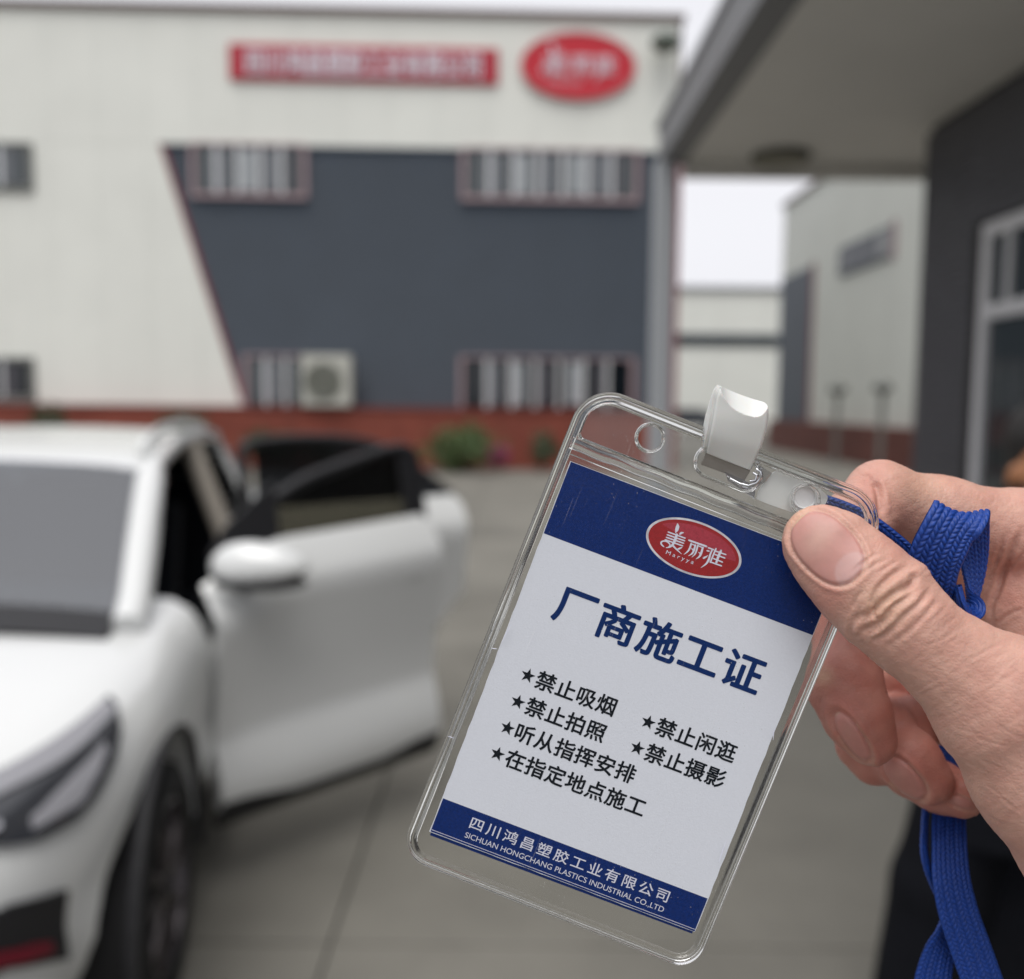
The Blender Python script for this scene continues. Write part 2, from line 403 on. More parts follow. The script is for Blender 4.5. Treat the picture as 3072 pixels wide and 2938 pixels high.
def logo_strokes(K, cx=872, cy=505, rot=R(20.75), th=0.0):
    """the white characters as one flat mesh, x right, y up, scaled by K"""
    mb = MB(); c, s = math.cos(rot), math.sin(rot)
    def T(p):
        x, y = p[0] - cx, p[1] - cy
        return (K * (x * c + y * s), K * -(-x * s + y * c))
    lvl = 0
    for pts, w in LOGO:
        w = w if hasattr(w, '__len__') else [w] * len(pts); n = max(2, (len(pts) - 1) * 5 + 1)
        P = cat([(*T(p), 0) for p in pts], n)[:, :2]; wv = np.interp(np.linspace(0, 1, n), np.linspace(0, 1, len(w)), w) * K / 2
        d = np.gradient(P, axis=0); d /= np.linalg.norm(d, axis=1)[:, None] + 1e-12; nn = np.stack([-d[:, 1], d[:, 0]], 1)
        L = P + nn * wv[:, None]; Rr = P - nn * wv[:, None]
        cap = [P[-1] + d[-1]*wv[-1]*math.cos(a)*1 + nn[-1]*wv[-1]*math.sin(a) for a in np.linspace(-1.4, 1.4, 5)]
        cap0 = [P[0] - d[0]*wv[0]*math.cos(a) + nn[0]*wv[0]*math.sin(a) for a in np.linspace(1.4, -1.4, 5)]
        z = lvl * th; lvl += 1
        v = [(p[0], p[1], z) for p in L] + [(p[0], p[1], z) for p in Rr]
        f = [(n + i, n + i + 1, i + 1, i) for i in range(n - 1)]
        mb.add(v, f)
        mb.add([(p[0], p[1], z) for p in cap], [tuple(range(5))]); mb.add([(p[0], p[1], z) for p in cap0], [tuple(range(5))])
    return mb
def ell(a, b, n=64, cx=0, cy=0): return [(cx + a * math.cos(2*math.pi*i/n), cy + b * math.sin(2*math.pi*i/n)) for i in range(n)]
# oval logo sign
ac, zc = fac(1107, 130); ra = fac(1215, 130)[0] - ac; rb = fac(1107, 67)[1] - zc
ov = empty('oval_logo_sign', fworld(ac, -.12, zc), 'red oval sign with white logo characters at the upper right of the white wall', 'sign', rot=(0, 0, YAW))
MB().prism(ell(ra, rb), 0, .17, lambda x, z, y: (x, y, z)).build('sign_board', mat('bright_red_sign_face', (.46, .008, .022), .4), ov, bevel=0)
mb = MB(); e = ell(ra, rb)
mb.tube([(x, 0, z) for x, z in e], .03, 6, closed=True); mb.build('sign_rim', mat('rose_rim', (.45, .12, .14), .5), ov)
K = ra / 750 * 1.02
o = logo_strokes(K, th=.0006).build('logo_characters', M_letter, ov); o.data.transform(Matrix.Rotation(R(90), 4, 'X')); o.location = (0, -.035, rb*.05)
tm = text_mesh('logo_latin_text', 'Maryya', rb * .22, fit=ra * .56, center=True); tm.transform(Matrix.Rotation(R(90), 4, 'X')); o = link('logo_latin_text', tm, M_letter, ov); o.location = (-ra * .22, -.01, -rb * .48)

# floodlight / camera at the roof corner
p = fac(1272, 96); cx_ = fworld(p[0], 0, p[1])
cc = empty('security_camera', cx_, 'grey green dome camera on a bracket at the top right corner of the factory wall', 'camera', rot=(0, 0, YAW))
MB().ellipsoid((-.05, -.5, 0), (.36, .36, .22)).build('dome_housing', mat('weathered_grey_green', (.10, .12, .10), .5), cc, smooth=True)
MB().tube([(.05, 0, .1), (.02, -.3, .15), (-.05, -.5, .1)], .06).build('bracket', M_grille, cc, smooth=True)
MB().box((-.16, -.02, -.05), (.2, .03, .3)).build('wall_plate', M_grille, cc)

# air conditioner outdoor unit hung in front of the slate field
a0, zt = fac(587, 682); a1, zb = fac(680, 783); W = a1 - a0; H = zt - zb
ac_ = empty('air_conditioner', fworld(a0, -.75, zb), 'beige outdoor air conditioner unit standing on the plinth beside the lower window', 'air conditioner', rot=(0, 0, YAW))
MB().box((0, 0, .06), (W, .5, H)).build('casing', M_ac, ac_, bevel=.03)
mb = MB()
for k in range(7): mb.tube([(W*.45 + math.cos(t)*.07*k*H/1.4*1.1, -.02, H*.5 + math.sin(t)*.07*k*H/1.4*1.1) for t in np.linspace(0, 2*math.pi, 25)[:-1]] if k else [(W*.45-.02,-.02,H*.5),(W*.45+.02,-.02,H*.5)], .012, 5, closed=bool(k))
mb.build('fan_guard', M_grille, ac_)
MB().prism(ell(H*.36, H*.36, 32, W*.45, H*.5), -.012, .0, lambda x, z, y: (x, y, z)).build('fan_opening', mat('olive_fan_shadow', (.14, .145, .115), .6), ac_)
for x in (.12, W - .2): MB().box((x, .05, 0), (x + .08, .45, .058)).build('foot', M_black, ac_)

# plants along the plinth
def shrub(u, v0, v1, wpx, yoff, label, leafm=M_leaf, name='shrub', catg='shrub', n=1100, group=None, flower=None):
    a, _ = fac(u, v1); P = fworld(a, yoff, 0); d = (P - CAM).y; s = d / 1813 * 1.0
    wid = wpx * s / 2; top = fac(u, v0)[1] * d / D0 + CAM.z * (1 - d / D0)
    base = max(0, fac(u, v1)[1] * d / D0 + CAM.z * (1 - d / D0))
    e = empty(name, (P.x, P.y, 0), label, catg, group)
    rg = np.random.default_rng(int(u)); mb = MB(); mf = MB(); cz = (top + base) / 2; hz = max(.18, (top - base) / 2)
    clumps = [(rg.normal(size=3) * (wid*.45, wid*.45, hz*.45)) for _ in range(9)]
    for i in range(n):
        c = clumps[rg.integers(9)] + rg.normal(size=3) * (wid*.3, wid*.3, hz*.3)
        L = rg.uniform(.05, .11); ax = Vector(rg.normal(size=3)).normalized(); bx = ax.orthogonal().normalized() * L * .45; ax *= L
        c = Vector((c[0], c[1], max(.05, cz + c[2])))
        t = mf if (flower and rg.random() < flower) else mb
        t.add([c - ax, c + bx, c + ax, c - bx], [(0, 1, 2, 3)])
    tag(mb.build('leaves', leafm, e), kind='stuff')
    if mf.v: tag(mf.build('flowers', M_flower, e), kind='stuff')
    mb = MB()
    for k in range(4):
        q = Vector(clumps[k]); mb.tube([(0, 0, 0), (q.x*.4, q.y*.4, cz*.5), (q.x, q.y, cz + q.z*.5)], [.03, .02, .01], 6)
    mb.build('stem', M_bark, e)
shrub(880, 812, 893, 122, -1.6, 'large round green shrub against the red plinth left of the pink flowers')
shrub(552, 822, 885, 75, -1.6, 'olive green shrub by the plinth behind the car roof and open door', M_leaf2)
shrub(955, 850, 892, 40, -1.6, 'small plant with magenta flowers between two green shrubs', M_leaf2, 'flowering_plant', 'plant', 260, flower=.55)
shrub(1028, 842, 890, 48, -1.5, 'small green shrub right of the magenta flowers by the plinth', M_leaf2, n=400)
shrub(142, 782, 850, 60, -1.3, 'leftmost green shrub along the plinth above the car roof', M_leaf2, n=400)
shrub(385, 790, 860, 90, -1.3, 'dark low shrub by the plinth just above the car roof rail', M_leaf2, n=500)
shrub(640, 850, 890, 60, -1.4, 'low shrub by the plinth behind the dark open door frame', M_leaf2, n=300)

# ================================================================== second hall on the right, its wall runs along the view
X2 = 10.2
def b2(u, v):
    p = on_plane(u, v, (X2, 0, 0), (1, 0, 0)); return (p.y, p.z)
yc, zt2 = b2(1503, 398)
sb = empty('side_hall', (X2, yc, 0), 'pale hall on the right with one high window above a weathered red plinth', 'building')
def sbx(y0, y1, z0, z1, x0, x1, name, m): return MB().box((x0, y0 - yc, z0), (x1, y1 - yc, z1)).build(name, m, sb)
sbx(6, yc, 0, zt2, .05, 16, 'hall_core', M_white2)
y = yc
while y > 8:
    sbx(y - 1.49, y - .005, 1.1, zt2, 0, .045, 'wall_panel', M_white2); y -= 1.5
sbx(6, yc + .1, zt2, zt2 + .12, -.1, .3, 'roof_flashing', M_roofcap)
yd0 = b2(1556, 600)[0]; zd = b2(1530, 522)[1]
sbx(yd0, yc - .05, 1.1, zd, -.04, .0, 'slate_field', M_dark)
sbx(yd0 - .12, yd0, 1.1, zd + .1, -.06, .0, 'field_trim', M_redtrim)
sbx(6, yc + .05, 0, 1.1, -.35, .045, 'plinth', M_brick2)
ya, za = b2(1612, 478); yb, zb_ = b2(1716, 428); _, zl = b2(1612, 530); zz = (za + zb_) / 2
fo = sbx(yb, ya, zl, zz, -.07, -.002, 'window_frame', M_dark)
n = 4; M_rowpane = mat('slate_row_pane', (.05, .055, .07), .35)
for i in range(n):
    p0 = yb + .12 + i * (ya - yb - .24) / n
    MB().box((-.08, p0 + .05 - yc, zl + .1), (-.072, p0 + (ya-yb-.24)/n - .05 - yc, zz - .1)).build('pane', M_rowpane if i else M_pale_panel, fo)
sbx(yb - .1, yb, zl - .08, zz + .1, -.1, -.002, 'window_jamb', M_frame)
# two thin lamp posts / young trees in front of it
for u, v0, lab in ((1606, 738, 'thin dark garden lamp left one of the pair before the side hall'), (1692, 733, 'thin dark garden lamp right one of the pair before the side hall')):
    p = on_plane(u, v0, (X2 - 1.0, 0, 0), (1, 0, 0))
    e = empty('garden_lamp', (p.x, p.y, 0), lab, 'lamp', 'garden lamps before the side hall')
    MB().tube([(0,0,0),(0,0,p.z-.2)], .07).build('post', M_grille, e); MB().ellipsoid((0,0,p.z-.12), (.26,.26,.16)).build('lamp_head', M_grille, e, smooth=True)
    MB().tube([(0,0,0),(0,0,.12)], .14).build('base', M_grille, e)
# far low building between the two
YF = 60.0
def ff(u, v):
    p = on_plane(u, v, (0, YF, 0), (0, 1, 0)); return (p.x, p.z)
xa, zt = ff(1285, 556); xb, _ = ff(1560, 556)
fl = empty('far_hall', (xa, YF, 0), 'low white building farthest back between factory and side hall, with dark window strip', 'building')
def fx(x0, x1, z0, z1, y0, y1, name, m): return MB().box((x0 - xa, y0, z0), (x1 - xa, y1, z1)).build(name, m, fl)
fx(xa - 6, xb + 14, 0, zt, .05, 18, 'hall_core', M_white2)
k = xa - 6
while k < xb + 13: fx(k, k + 2.98, 0, zt, 0, .045, 'wall_panel', M_white); k += 3
fx(xa - 6, xb + 14, zt, zt + .25, -.2, .3, 'roof_flashing', M_beam)
zs1 = ff(1400, 640)[1]; zs0 = ff(1400, 664)[1]
fo = fx(xa - 5, xb + 10, zs0, zs1, -.1, -.002, 'window_frame', M_dark)
k = xa - 4.8
while k < xb + 9: MB().box((k - xa, -.13, zs0 + .1), (k - xa + 1.5, -.102, zs1 - .1)).build('pane', M_pane, fo); k += 1.65
# dark van parked at the foot of the far hall
p = on_plane(1322, 812, (0, 57, 0), (0, 1, 0))
vn = empty('parked_car', (p.x, 57, 0), 'dark grey car parked far back before the low white hall', 'car')
prof = [(-2.2,.35),(2.2,.35),(2.25,.75),(1.3,.92),(.65,1.36),(-1.1,1.38),(-1.8,.98),(-2.25,.9)]
MB().prism(prof, -.85, .85, lambda x, z, y: (x, y, z)).build('body', mat('dark_grey_paint', (.05,.055,.07), .3, coat=.5), vn, bevel=.08)
for x in (-1.4, 1.35):
    for y in (-.86, .86): MB().prism(ell(.33,.33,20,x,.33), y-.1, y+.1, lambda x, z, y: (x, y, z)).build('wheel', M_black, vn)
for x in (-1.05,-.2): MB().prism([(x,.98),(x+.8,.98),(x+.72,1.27),(x+.05,1.28)], -.88, -.84, lambda x, z, y: (x, y, z)).build('window', M_pane2, vn)

# ================================================================== gatehouse on the right: wall, canopy, post
XW = 3.175
def gw(u, v):
    p = on_plane(u, v, (XW, 0, 0), (1, 0, 0)); return (p.y, p.z)
yw, zs = gw(1777, 247)
gh = empty('gatehouse', (XW, yw, 0), 'charcoal tiled gatehouse with flat grey canopy and white framed window at the right edge', 'building')
def gx(x0, x1, y0, y1, z0, z1, name, m, par=None, bevel=0): return MB().box((x0 - XW, y0 - yw, z0), (x1 - XW, y1 - yw, z1)).build(name, m, par or gh, bevel=bevel)
yo, zo = gw(1888, 432); yo1 = yo - 1.9; zo0 = .95
gx(XW + .03, XW + 4, -1.5, yw - .03, 0, zs, 'wall_core', M_grout)
# tiles in rows on the wall that faces the yard (60 mm x 240 mm faces), opening left free
rows = int((zs) / .075)
mb = MB()
for r in range(rows):
    z = r * .075; y = yw - .0 - (.12 if r % 2 else 0)
    if r % 2: mb.box((0, y + .003 - yw, z + .003), (.03, yw - .003 - yw, z + .072))
    while y > 1.4:
        y1 = y - .24
        if not (y1 < yo and y > yo1 and z + .07 > zo0 and z < zo): mb.box((random.uniform(0, .003), y1 + .003 - yw, z + .003), (.03, y - .003 - yw, z + .072))
        y = y1
tag(mb.build('wall_tiling', M_tile, gh), kind='stuff')
mb = MB()
for r in range(rows):
    z = r * .075
    mb.box((.0, -.028, z + .003), (4, .0, z + .072))
tag(mb.build('end_wall_tiling', M_tile, gh), kind='stuff')
# window
fo = MB()
y_a, y_b = yo - yw, yo1 - yw
for (ya_, yb_, z0, z1) in ((y_b, y_a, zo - .09, zo), (y_b, y_a, zo0, zo0 + .09), (y_a - .10, y_a, zo0 + .09, zo - .09), (y_b, y_b + .10, zo0 + .09, zo - .09)):
    fo.box((-.02, ya_, z0), (.06, yb_, z1))
zm = gw(1925, 592)[1]
fo.box((-.015, y_b + .10, zm - .05), (.05, y_a - .10, zm + .05)); ym = (y_a + y_b) / 2
fo.box((-.012, ym - .04, zo0 + .09), (.05, ym + .04, zm - .05)); fo.box((-.012, y_a - .36, zm + .05), (.05, y_a - .31, zo - .09)); 
wf = fo.build('window_frame', M_upvc, gh, bevel=.006)
for (ya_, yb_, z0, z1) in ((y_b + .1, ym - .04, zo0 + .09, zm - .05), (ym + .04, y_a - .1, zo0 + .09, zm - .05), (y_b + .1, y_a - .36, zm + .05, zo - .09), (y_a - .31, y_a - .1, zm + .05, zo - .09)):
    MB().box((.015, ya_, z0), (.022, yb_, z1)).build('pane', M_pane, wf)
gx(XW - .02, XW + .06, yo1 - .05, yo + .05, zo0 - .06, zo0 - .005, 'window_sill', M_upvc)
gx(XW - .015, XW + .028, yo + .0, yo + .12, zo0, zo + .04, 'window_reveal', M_black)
# canopy
XL = on_plane(1288, 320, (0, 8.7, 0), (0, 1, 0)).x
ZC = zs + .0
gx(1.50, XW + 4, -2, 8.62, ZC, ZC + .12, 'soffit', M_soffit)
mb = MB(); mb.box((1.28 - XW, -2 - yw, ZC - .01), (1.5 - XW, 8.72 - yw, ZC + .30)); mb.build('fascia_beam', M_beam, gh, bevel=.01)
gx(1.5, XW + 4, 8.62, 8.72, ZC - .12, ZC + .3, 'fascia_beam', M_soffit)
gx(1.26, XW + 4, -2, 8.75, ZC + .3, ZC + .36, 'canopy_roof', M_beam)
gx(1.235, 1.415, 8.5, 8.68, 0, ZC - .011, 'post', M_post, bevel=.01)
gx(1.17, 1.48, 8.44, 8.74, 0, .02, 'post_base_plate', M_post)
p = on_plane(1496, 296, (0, 0, ZC), (0, 0, 1))
lm = empty('ceiling_lamp', (p.x, p.y, ZC - .002), 'round flat olive ceiling lamp on the canopy soffit, unlit', 'lamp')
mb = MB(); mb.prism(ell(.22, .22, 40), -.07, 0, lambda x, y, z: (x, y, z)); mb.build('lamp_cover', M_lamp, lm, bevel=.0)
mb = MB(); mb.tube([(x, y, -.02) for x, y in ell(.235, .235, 40)], .018, 8, closed=True); mb.build('lamp_ring', M_grille, lm, smooth=True)
# ================================================================== white car
def schlick(n, f0):
    L = n.links.new; ge = n.nodes.new('ShaderNodeNewGeometry'); d = n.nodes.new('ShaderNodeVectorMath'); d.operation = 'DOT_PRODUCT'; L(ge.outputs['Normal'], d.inputs[0]); L(ge.outputs['Incoming'], d.inputs[1])
    def M(op, a, b=None):
        x = n.nodes.new('ShaderNodeMath'); x.operation = op
        for k, q in enumerate((a, b)):
            if q is None: continue
            if isinstance(q, (int, float)): x.inputs[k].default_value = q
            else: L(q, x.inputs[k])
        return x.outputs[0]
    c = M('ABSOLUTE', d.outputs['Value']); p = M('POWER', M('SUBTRACT', 1.0, c), 5.0); return M('ADD', M('MULTIPLY', p, 1 - f0), f0)
def thin_glass(name, col, f0, rough=.03, refl=1.0):
    """one clear sheet: Schlick reflection over a tinted see-through"""
    m = bpy.data.materials.new(name); m.use_nodes = True; n = m.node_tree; n.nodes.clear(); L = n.links.new
    t = n.nodes.new('ShaderNodeBsdfTransparent'); t.inputs[0].default_value = (*col, 1); g_ = n.nodes.new('ShaderNodeBsdfGlossy'); g_.inputs['Roughness'].default_value = rough; g_.inputs[0].default_value = (refl, refl, refl, 1)
    fr = schlick(n, f0); mx = n.nodes.new('ShaderNodeMixShader'); o = n.nodes.new('ShaderNodeOutputMaterial')
    L(fr, mx.inputs[0]); L(t.outputs[0], mx.inputs[1]); L(g_.outputs[0], mx.inputs[2]); L(mx.outputs[0], o.inputs[0]); return m
M_paint = mat('white_car_paint', (.62, .63, .625), .18, coat=.8, noise=.02, nscale=2)
M_clad = mat('black_plastic_cladding', (.012, .012, .014), .55)
M_glass_dark = mat('tinted_glass', (.02, .022, .022), .04, spec=1.0)
M_wind = thin_glass('windscreen_glass', (.30, .34, .38), .21)
M_lens = mat('headlamp_lens', (.03, .032, .038), .08, coat=1)
M_chrome = mat('bright_chrome', (.6, .6, .62), .15, metal=1)
M_lampw = mat('lamp_reflector', (.26, .26, .28), .15)
M_tyre = mat('tyre_rubber', (.008, .008, .009), .85)
M_rim = mat('dark_alloy', (.07, .062, .066), .35, metal=.6)
M_red = mat('deep_red_strip', (.13, .004, .015), .3)
M_int = mat('black_interior', (.006, .007, .010), .9, spec=.2)
M_beige = mat('grey_beige_trim', (.26, .235, .20), .7)
PHI = R(-8.3)
hub = on_plane(322, 1697, (0, 0, .34), (0, 0, 1))   # centre of the front wheel face
dv = Vector((math.sin(PHI), math.cos(PHI), 0)); ov_ = Vector((math.cos(PHI), -math.sin(PHI), 0))
# car frame: x = back along the car, y = outwards to its left side is -? keep (a, o, z) with a = back, o = left side
Cc = Vector((hub.x, hub.y, 0)) - ov_ * .885
MCAR = Matrix(((dv.x, ov_.x, 0, Cc.x), (dv.y, ov_.y, 0, Cc.y), (0, 0, 1, 0), (0, 0, 0, 1)))   # left handed in (a,o); meshes recalc their normals
def CW(a, o, z): return MCAR @ Vector((a, o, z))
car = empty('parked_car', CW(0, 0, 0), 'white crossover car with both left side doors standing open, on the concrete yard', 'car')
INV = Matrix.Translation(-CW(0, 0, 0))
def cbuild(mb, name, m, par=None, **k):
    """mb holds (a,o,z) points"""
    mb.v = [tuple(INV @ CW(*p)) for p in mb.v]
    return mb.build(name, m, par or car, **k)
def ip(x, xs, ys): return float(np.interp(x, xs, ys))
def ztop(a): return ip(a, (-.95, -.8, -.5, -.1, .35, .6, .9, 1.7, 2.8, 3.3, 3.55), (.74, .78, .86, .94, .99, 1.03, 1.12, 1.16, 1.19, 1.14, 1.06))
ZB = .26
Qb = ((0, -.09), (.12, -.035), (.3, -.005), (.48, -.012), (.62, .0), (.78, .0), (.88, -.025), (.95, -.06), (1, -.12))
Qt = ((0, .12), (.2, .02), (.45, .0), (.7, .03), (.85, .07), (.95, .14), (1, .20))
def bq(q): return ip(q, [x for x, _ in Qb], [y for _, y in Qb])
def tq(q): return ip(q, [x for x, _ in Qt], [y for _, y in Qt])
NN, NS, NTL = 22, 26, 14
def ringpt(s, q):
    """s in 0..3: 0..1 nose corner, 1..2 side, 2..3 tail corner (left half)"""
    W = .91 + bq(q); A0 = .18; A1 = 2.75
    if s <= 1:
        th = s * math.pi / 2; L = A0 + .90 - tq(q); a = A0 - L * math.cos(th) ** (2/2.5); o = W * math.sin(th) ** (2/2.5)
    elif s <= 2:
        u = s - 1; a = A0 + (A1 - A0) * u; o = W + .012 * math.sin(math.pi * u)
    else:
        th = (s - 2) * math.pi / 2; L = .80 - tq(q) * .8; a = A1 + L * math.sin(th) ** (2/2.8); o = W * math.cos(th) ** (2/2.8)
    return Vector((a, o, ZB + q * (ztop(a) - ZB)))
ss = list(np.linspace(0, 1, NN + 1)) + list(np.linspace(1, 2, NS + 1))[1:] + list(np.linspace(2, 3, NTL + 1))[1:]
qs = [0, .06, .12, .2, .3, .4, .48, .55, .62, .7, .78, .84, .88, .92, .95, .975, 1]
P = []
for q in qs:
    half = [ringpt(s, q) for s in ss]
    P.append(half + [Vector((p.x, -p.y, p.z)) for p in reversed(half[1:-1])])
n = len(P[0])
top = [P[-1]]
for r in (.12, .25, .45, .7, 1.0):
    rw = []
    for p in P[-1]:
        ac = min(max(p.x, -.62), 3.2); zc = ztop(ac) + .055
        k = math.sin(r * math.pi / 2)
        rw.append(Vector((p.x + (ac - p.x) * r, p.y * (1 - r), p.z + (zc - p.z) * k)))
    top.append(rw)
allr = P + top[1:]
mb = MB(); v = [p for rw in allr for p in rw]; f = []
for i in range(len(allr) - 1):
    f += [(i*n+k, i*n+(k+1)%n, (i+1)*n+(k+1)%n, (i+1)*n+k) for k in range(n)]
f.append(tuple(range(n)))
mb.add(v, f); body = cbuild(mb, 'body', M_paint)
bm = bmesh.new(); bm.from_mesh(body.data); bmesh.ops.remove_doubles(bm, verts=bm.verts, dist=1e-4); bmesh.ops.recalc_face_normals(bm, faces=bm.faces); bm.to_mesh(body.data); bm.free()
cut = []
def cutter(mb):
    o = cbuild(mb, 'cutter', None, None); cut.append(o)
    md = body.modifiers.new('b', 'BOOLEAN'); md.object = o; md.operation = 'DIFFERENCE'; md.solver = 'EXACT'
WB = 2.66
for a in (0, WB):
    for s in (1, -1):
        cutter(MB().prism([(a + .43*math.cos(t), .345 + .43*math.sin(t)) for t in np.linspace(0, 2*math.pi, 41)[:-1]], s*.52, s*1.1, lambda x, z, y: (x, y, z)))
cutter(MB().box((.62, -.76, .36), (2.95, .76, 1.6)))
cutter(MB().prism([(.66, .36), (1.62, .36), (1.66, 1.3), (.55, 1.3), (.60, .7)], .7, 1.1, lambda x, z, y: (x, y, z)))
cutter(MB().prism([(1.74, .36), (2.22, .36), (2.5, .75), (2.62, 1.3), (1.74, 1.3)], .7, 1.1, lambda x, z, y: (x, y, z)))
bpy.context.view_layer.update()
me = ev_mesh(body, 'body'); body.modifiers.clear(); body.data = me; me.shade_smooth(); me.set_sharp_from_angle(angle=R(32))
if not me.materials: me.materials.append(M_paint)
for o in cut: bpy.data.objects.remove(o)
def patch(s0, s1, qlo, qhi, off, n1=16, n2=6, side=1):
    """panel lying on the body skin; qlo/qhi functions of 0..1"""
    G = []
    for i in range(n1 + 1):
        u = i / n1; s = s0 + (s1 - s0) * u; rw = []
        for j in range(n2 + 1):
            t = j / n2; q = qlo(u) + (qhi(u) - qlo(u)) * t
            p = ringpt(s, q); e = 1e-3
            ds = ringpt(min(s + e, 2.999), q) - ringpt(s - e, q); dq = ringpt(s, min(q + e, 1)) - ringpt(s, max(q - e, 0))
            nn = dq.cross(ds).normalized()
            if nn.y < 0 and abs(nn.y) > abs(nn.x): nn = -nn
            if nn.x > 0 and s < 1 and abs(nn.x) > abs(nn.y): nn = -nn
            p = p + nn * off
            rw.append(Vector((p.x, p.y * side, p.z)))
        G.append(rw)
    return MB().slab(G, .012)
def lin(*k): return lambda u: float(np.interp(u, np.linspace(0, 1, len(k)), k))
for sd in (1, -1):
    hl = cbuild(patch(.22, .81, lin(.88, .88, .875, .86, .80, .79, .86, .965), lin(.975, .985, .985, .985, .985, .985, .985, .985), .008, side=sd), 'headlight', M_lens, smooth=True)
    cbuild(patch(.3, .79, lin(.955, .95, .945, .955), lin(.975, .98, .982, .982), .015, side=sd), 'daytime_light', M_lampw, hl, smooth=True)
    cbuild(patch(.55, .72, lin(.84, .83, .90), lin(.87, .90, .925), .018, side=sd), 'lamp_projector', M_lampw, hl, smooth=True)
    cbuild(patch(.28, .5, lin(.885, .88), lin(.90, .895), .017, side=sd), 'indicator_strip', M_chrome, hl, smooth=True)
    it = cbuild(patch(.20, .61, lin(.42, .44, .46, .44, .32), lin(.62, .65, .67, .66, .58), .008, side=sd), 'side_intake', M_clad, smooth=True)
    cbuild(patch(.20, .58, lin(.47, .49, .50, .40), lin(.53, .56, .56, .44), .016, side=sd), 'red_strip', M_red, it, smooth=True)
    cbuild(patch(1.04, 1.98, lin(.0), lin(.07), .006, side=sd, n1=20), 'sill_cladding', M_clad, smooth=True)
    cbuild(patch(2.35, 2.8, lin(.62, .6), lin(.80, .84), .008, side=sd), 'tail_light', M_red, smooth=True)
gr = cbuild(MB().slab([[Vector((p.x - .012, p.y*sg_, p.z)) for p in [ringpt(s, q) for q in (.40, .52, .66, .80)]] for sg_, s in [(-1, x) for x in (.27,.2,.13,.06)] + [(1, x) for x in (.001,.06,.13,.2,.27)]], .01), 'grille', M_clad)
for q in (.48, .6, .72): cbuild(MB().tube([ (ringpt(abs(s), q).x - .022, ringpt(abs(s), q).y * (1 if s >= 0 else -1), ringpt(abs(s), q).z) for s in np.linspace(-.25, .25, 13)], .007, 6), 'grille_bar', M_chrome, gr)
# wheels
def wheel(a, side):
    w_ = empty('wheel', (0, 0, 0), parent=car)
    T = lambda r, ang, y: (a + r * math.cos(ang), side * y, .34 + r * math.sin(ang))
    prof = [(.235, .70), (.30, .695), (.33, .71), (.34, .74), (.34, .85), (.33, .885), (.30, .90), (.245, .895), (.235, .88)]
    G = [[Vector(T(r, t, y)) for r, y in prof + prof[:1]] for t in np.linspace(0, 2*math.pi, 49)[:-1]]
    mb = MB().grid(G, close_u=True); cbuild(mb, 'tyre', M_tyre, w_, smooth=True)
    mb = MB(); prof = [(.236, .72), (.236, .885), (.222, .89), (.215, .86), (.21, .73)]
    mb.grid([[Vector(T(r, t, y)) for r, y in prof + prof[:1]] for t in np.linspace(0, 2*math.pi, 41)[:-1]], close_u=True)
    for k in range(10):
        t = 2*math.pi*(k//2)/5 + (.17 if k % 2 else -.17) + .3; t2 = 2*math.pi*(k//2)/5 + (.30 if k % 2 else -.30) + .3
        mb.tube([T(.04, t, .865), T(.13, (t+t2)/2, .875), T(.222, t2, .872)], [.018, .016, .015], 6)
    mb.prism([(a + .06*math.cos(t), .34 + .06*math.sin(t)) for t in np.linspace(0, 2*math.pi, 21)[:-1]], side*.83, side*.885, lambda x, z, y: (x, y, z))
    cbuild(mb, 'rim', M_rim, w_, smooth=False)
    cbuild(MB().prism([(a + .16*math.cos(t), .34 + .16*math.sin(t)) for t in np.linspace(0, 2*math.pi, 31)[:-1]], side*.78, side*.80, lambda x, z, y: (x, y, z)), 'brake_disc', M_grille, w_)
    cbuild(MB().prism([(a + .028*math.cos(t), .34 + .028*math.sin(t)) for t in np.linspace(0, 2*math.pi, 16)[:-1]], side*.885, side*.892, lambda x, z, y: (x, y, z)), 'hub_cap', M_black, w_)
for a in (0, WB):
    for s in (1, -1): wheel(a, s)
# black arch lips
for s in (1, -1):
    cbuild(MB().tube([(0 + .432*math.cos(t), s*.895, .345 + .432*math.sin(t)) for t in np.linspace(-.2, math.pi + .2, 25)], .016, 6), 'arch_lip', M_clad)
    cbuild(MB().tube([(WB + .432*math.cos(t), s*.895, .345 + .432*math.sin(t)) for t in np.linspace(-.2, math.pi + .2, 25)], .016, 6), 'arch_lip', M_clad)
cbuild(MB().box((-.42, -.5, .22), (3.1, .5, .5)), 'underbody', M_black)

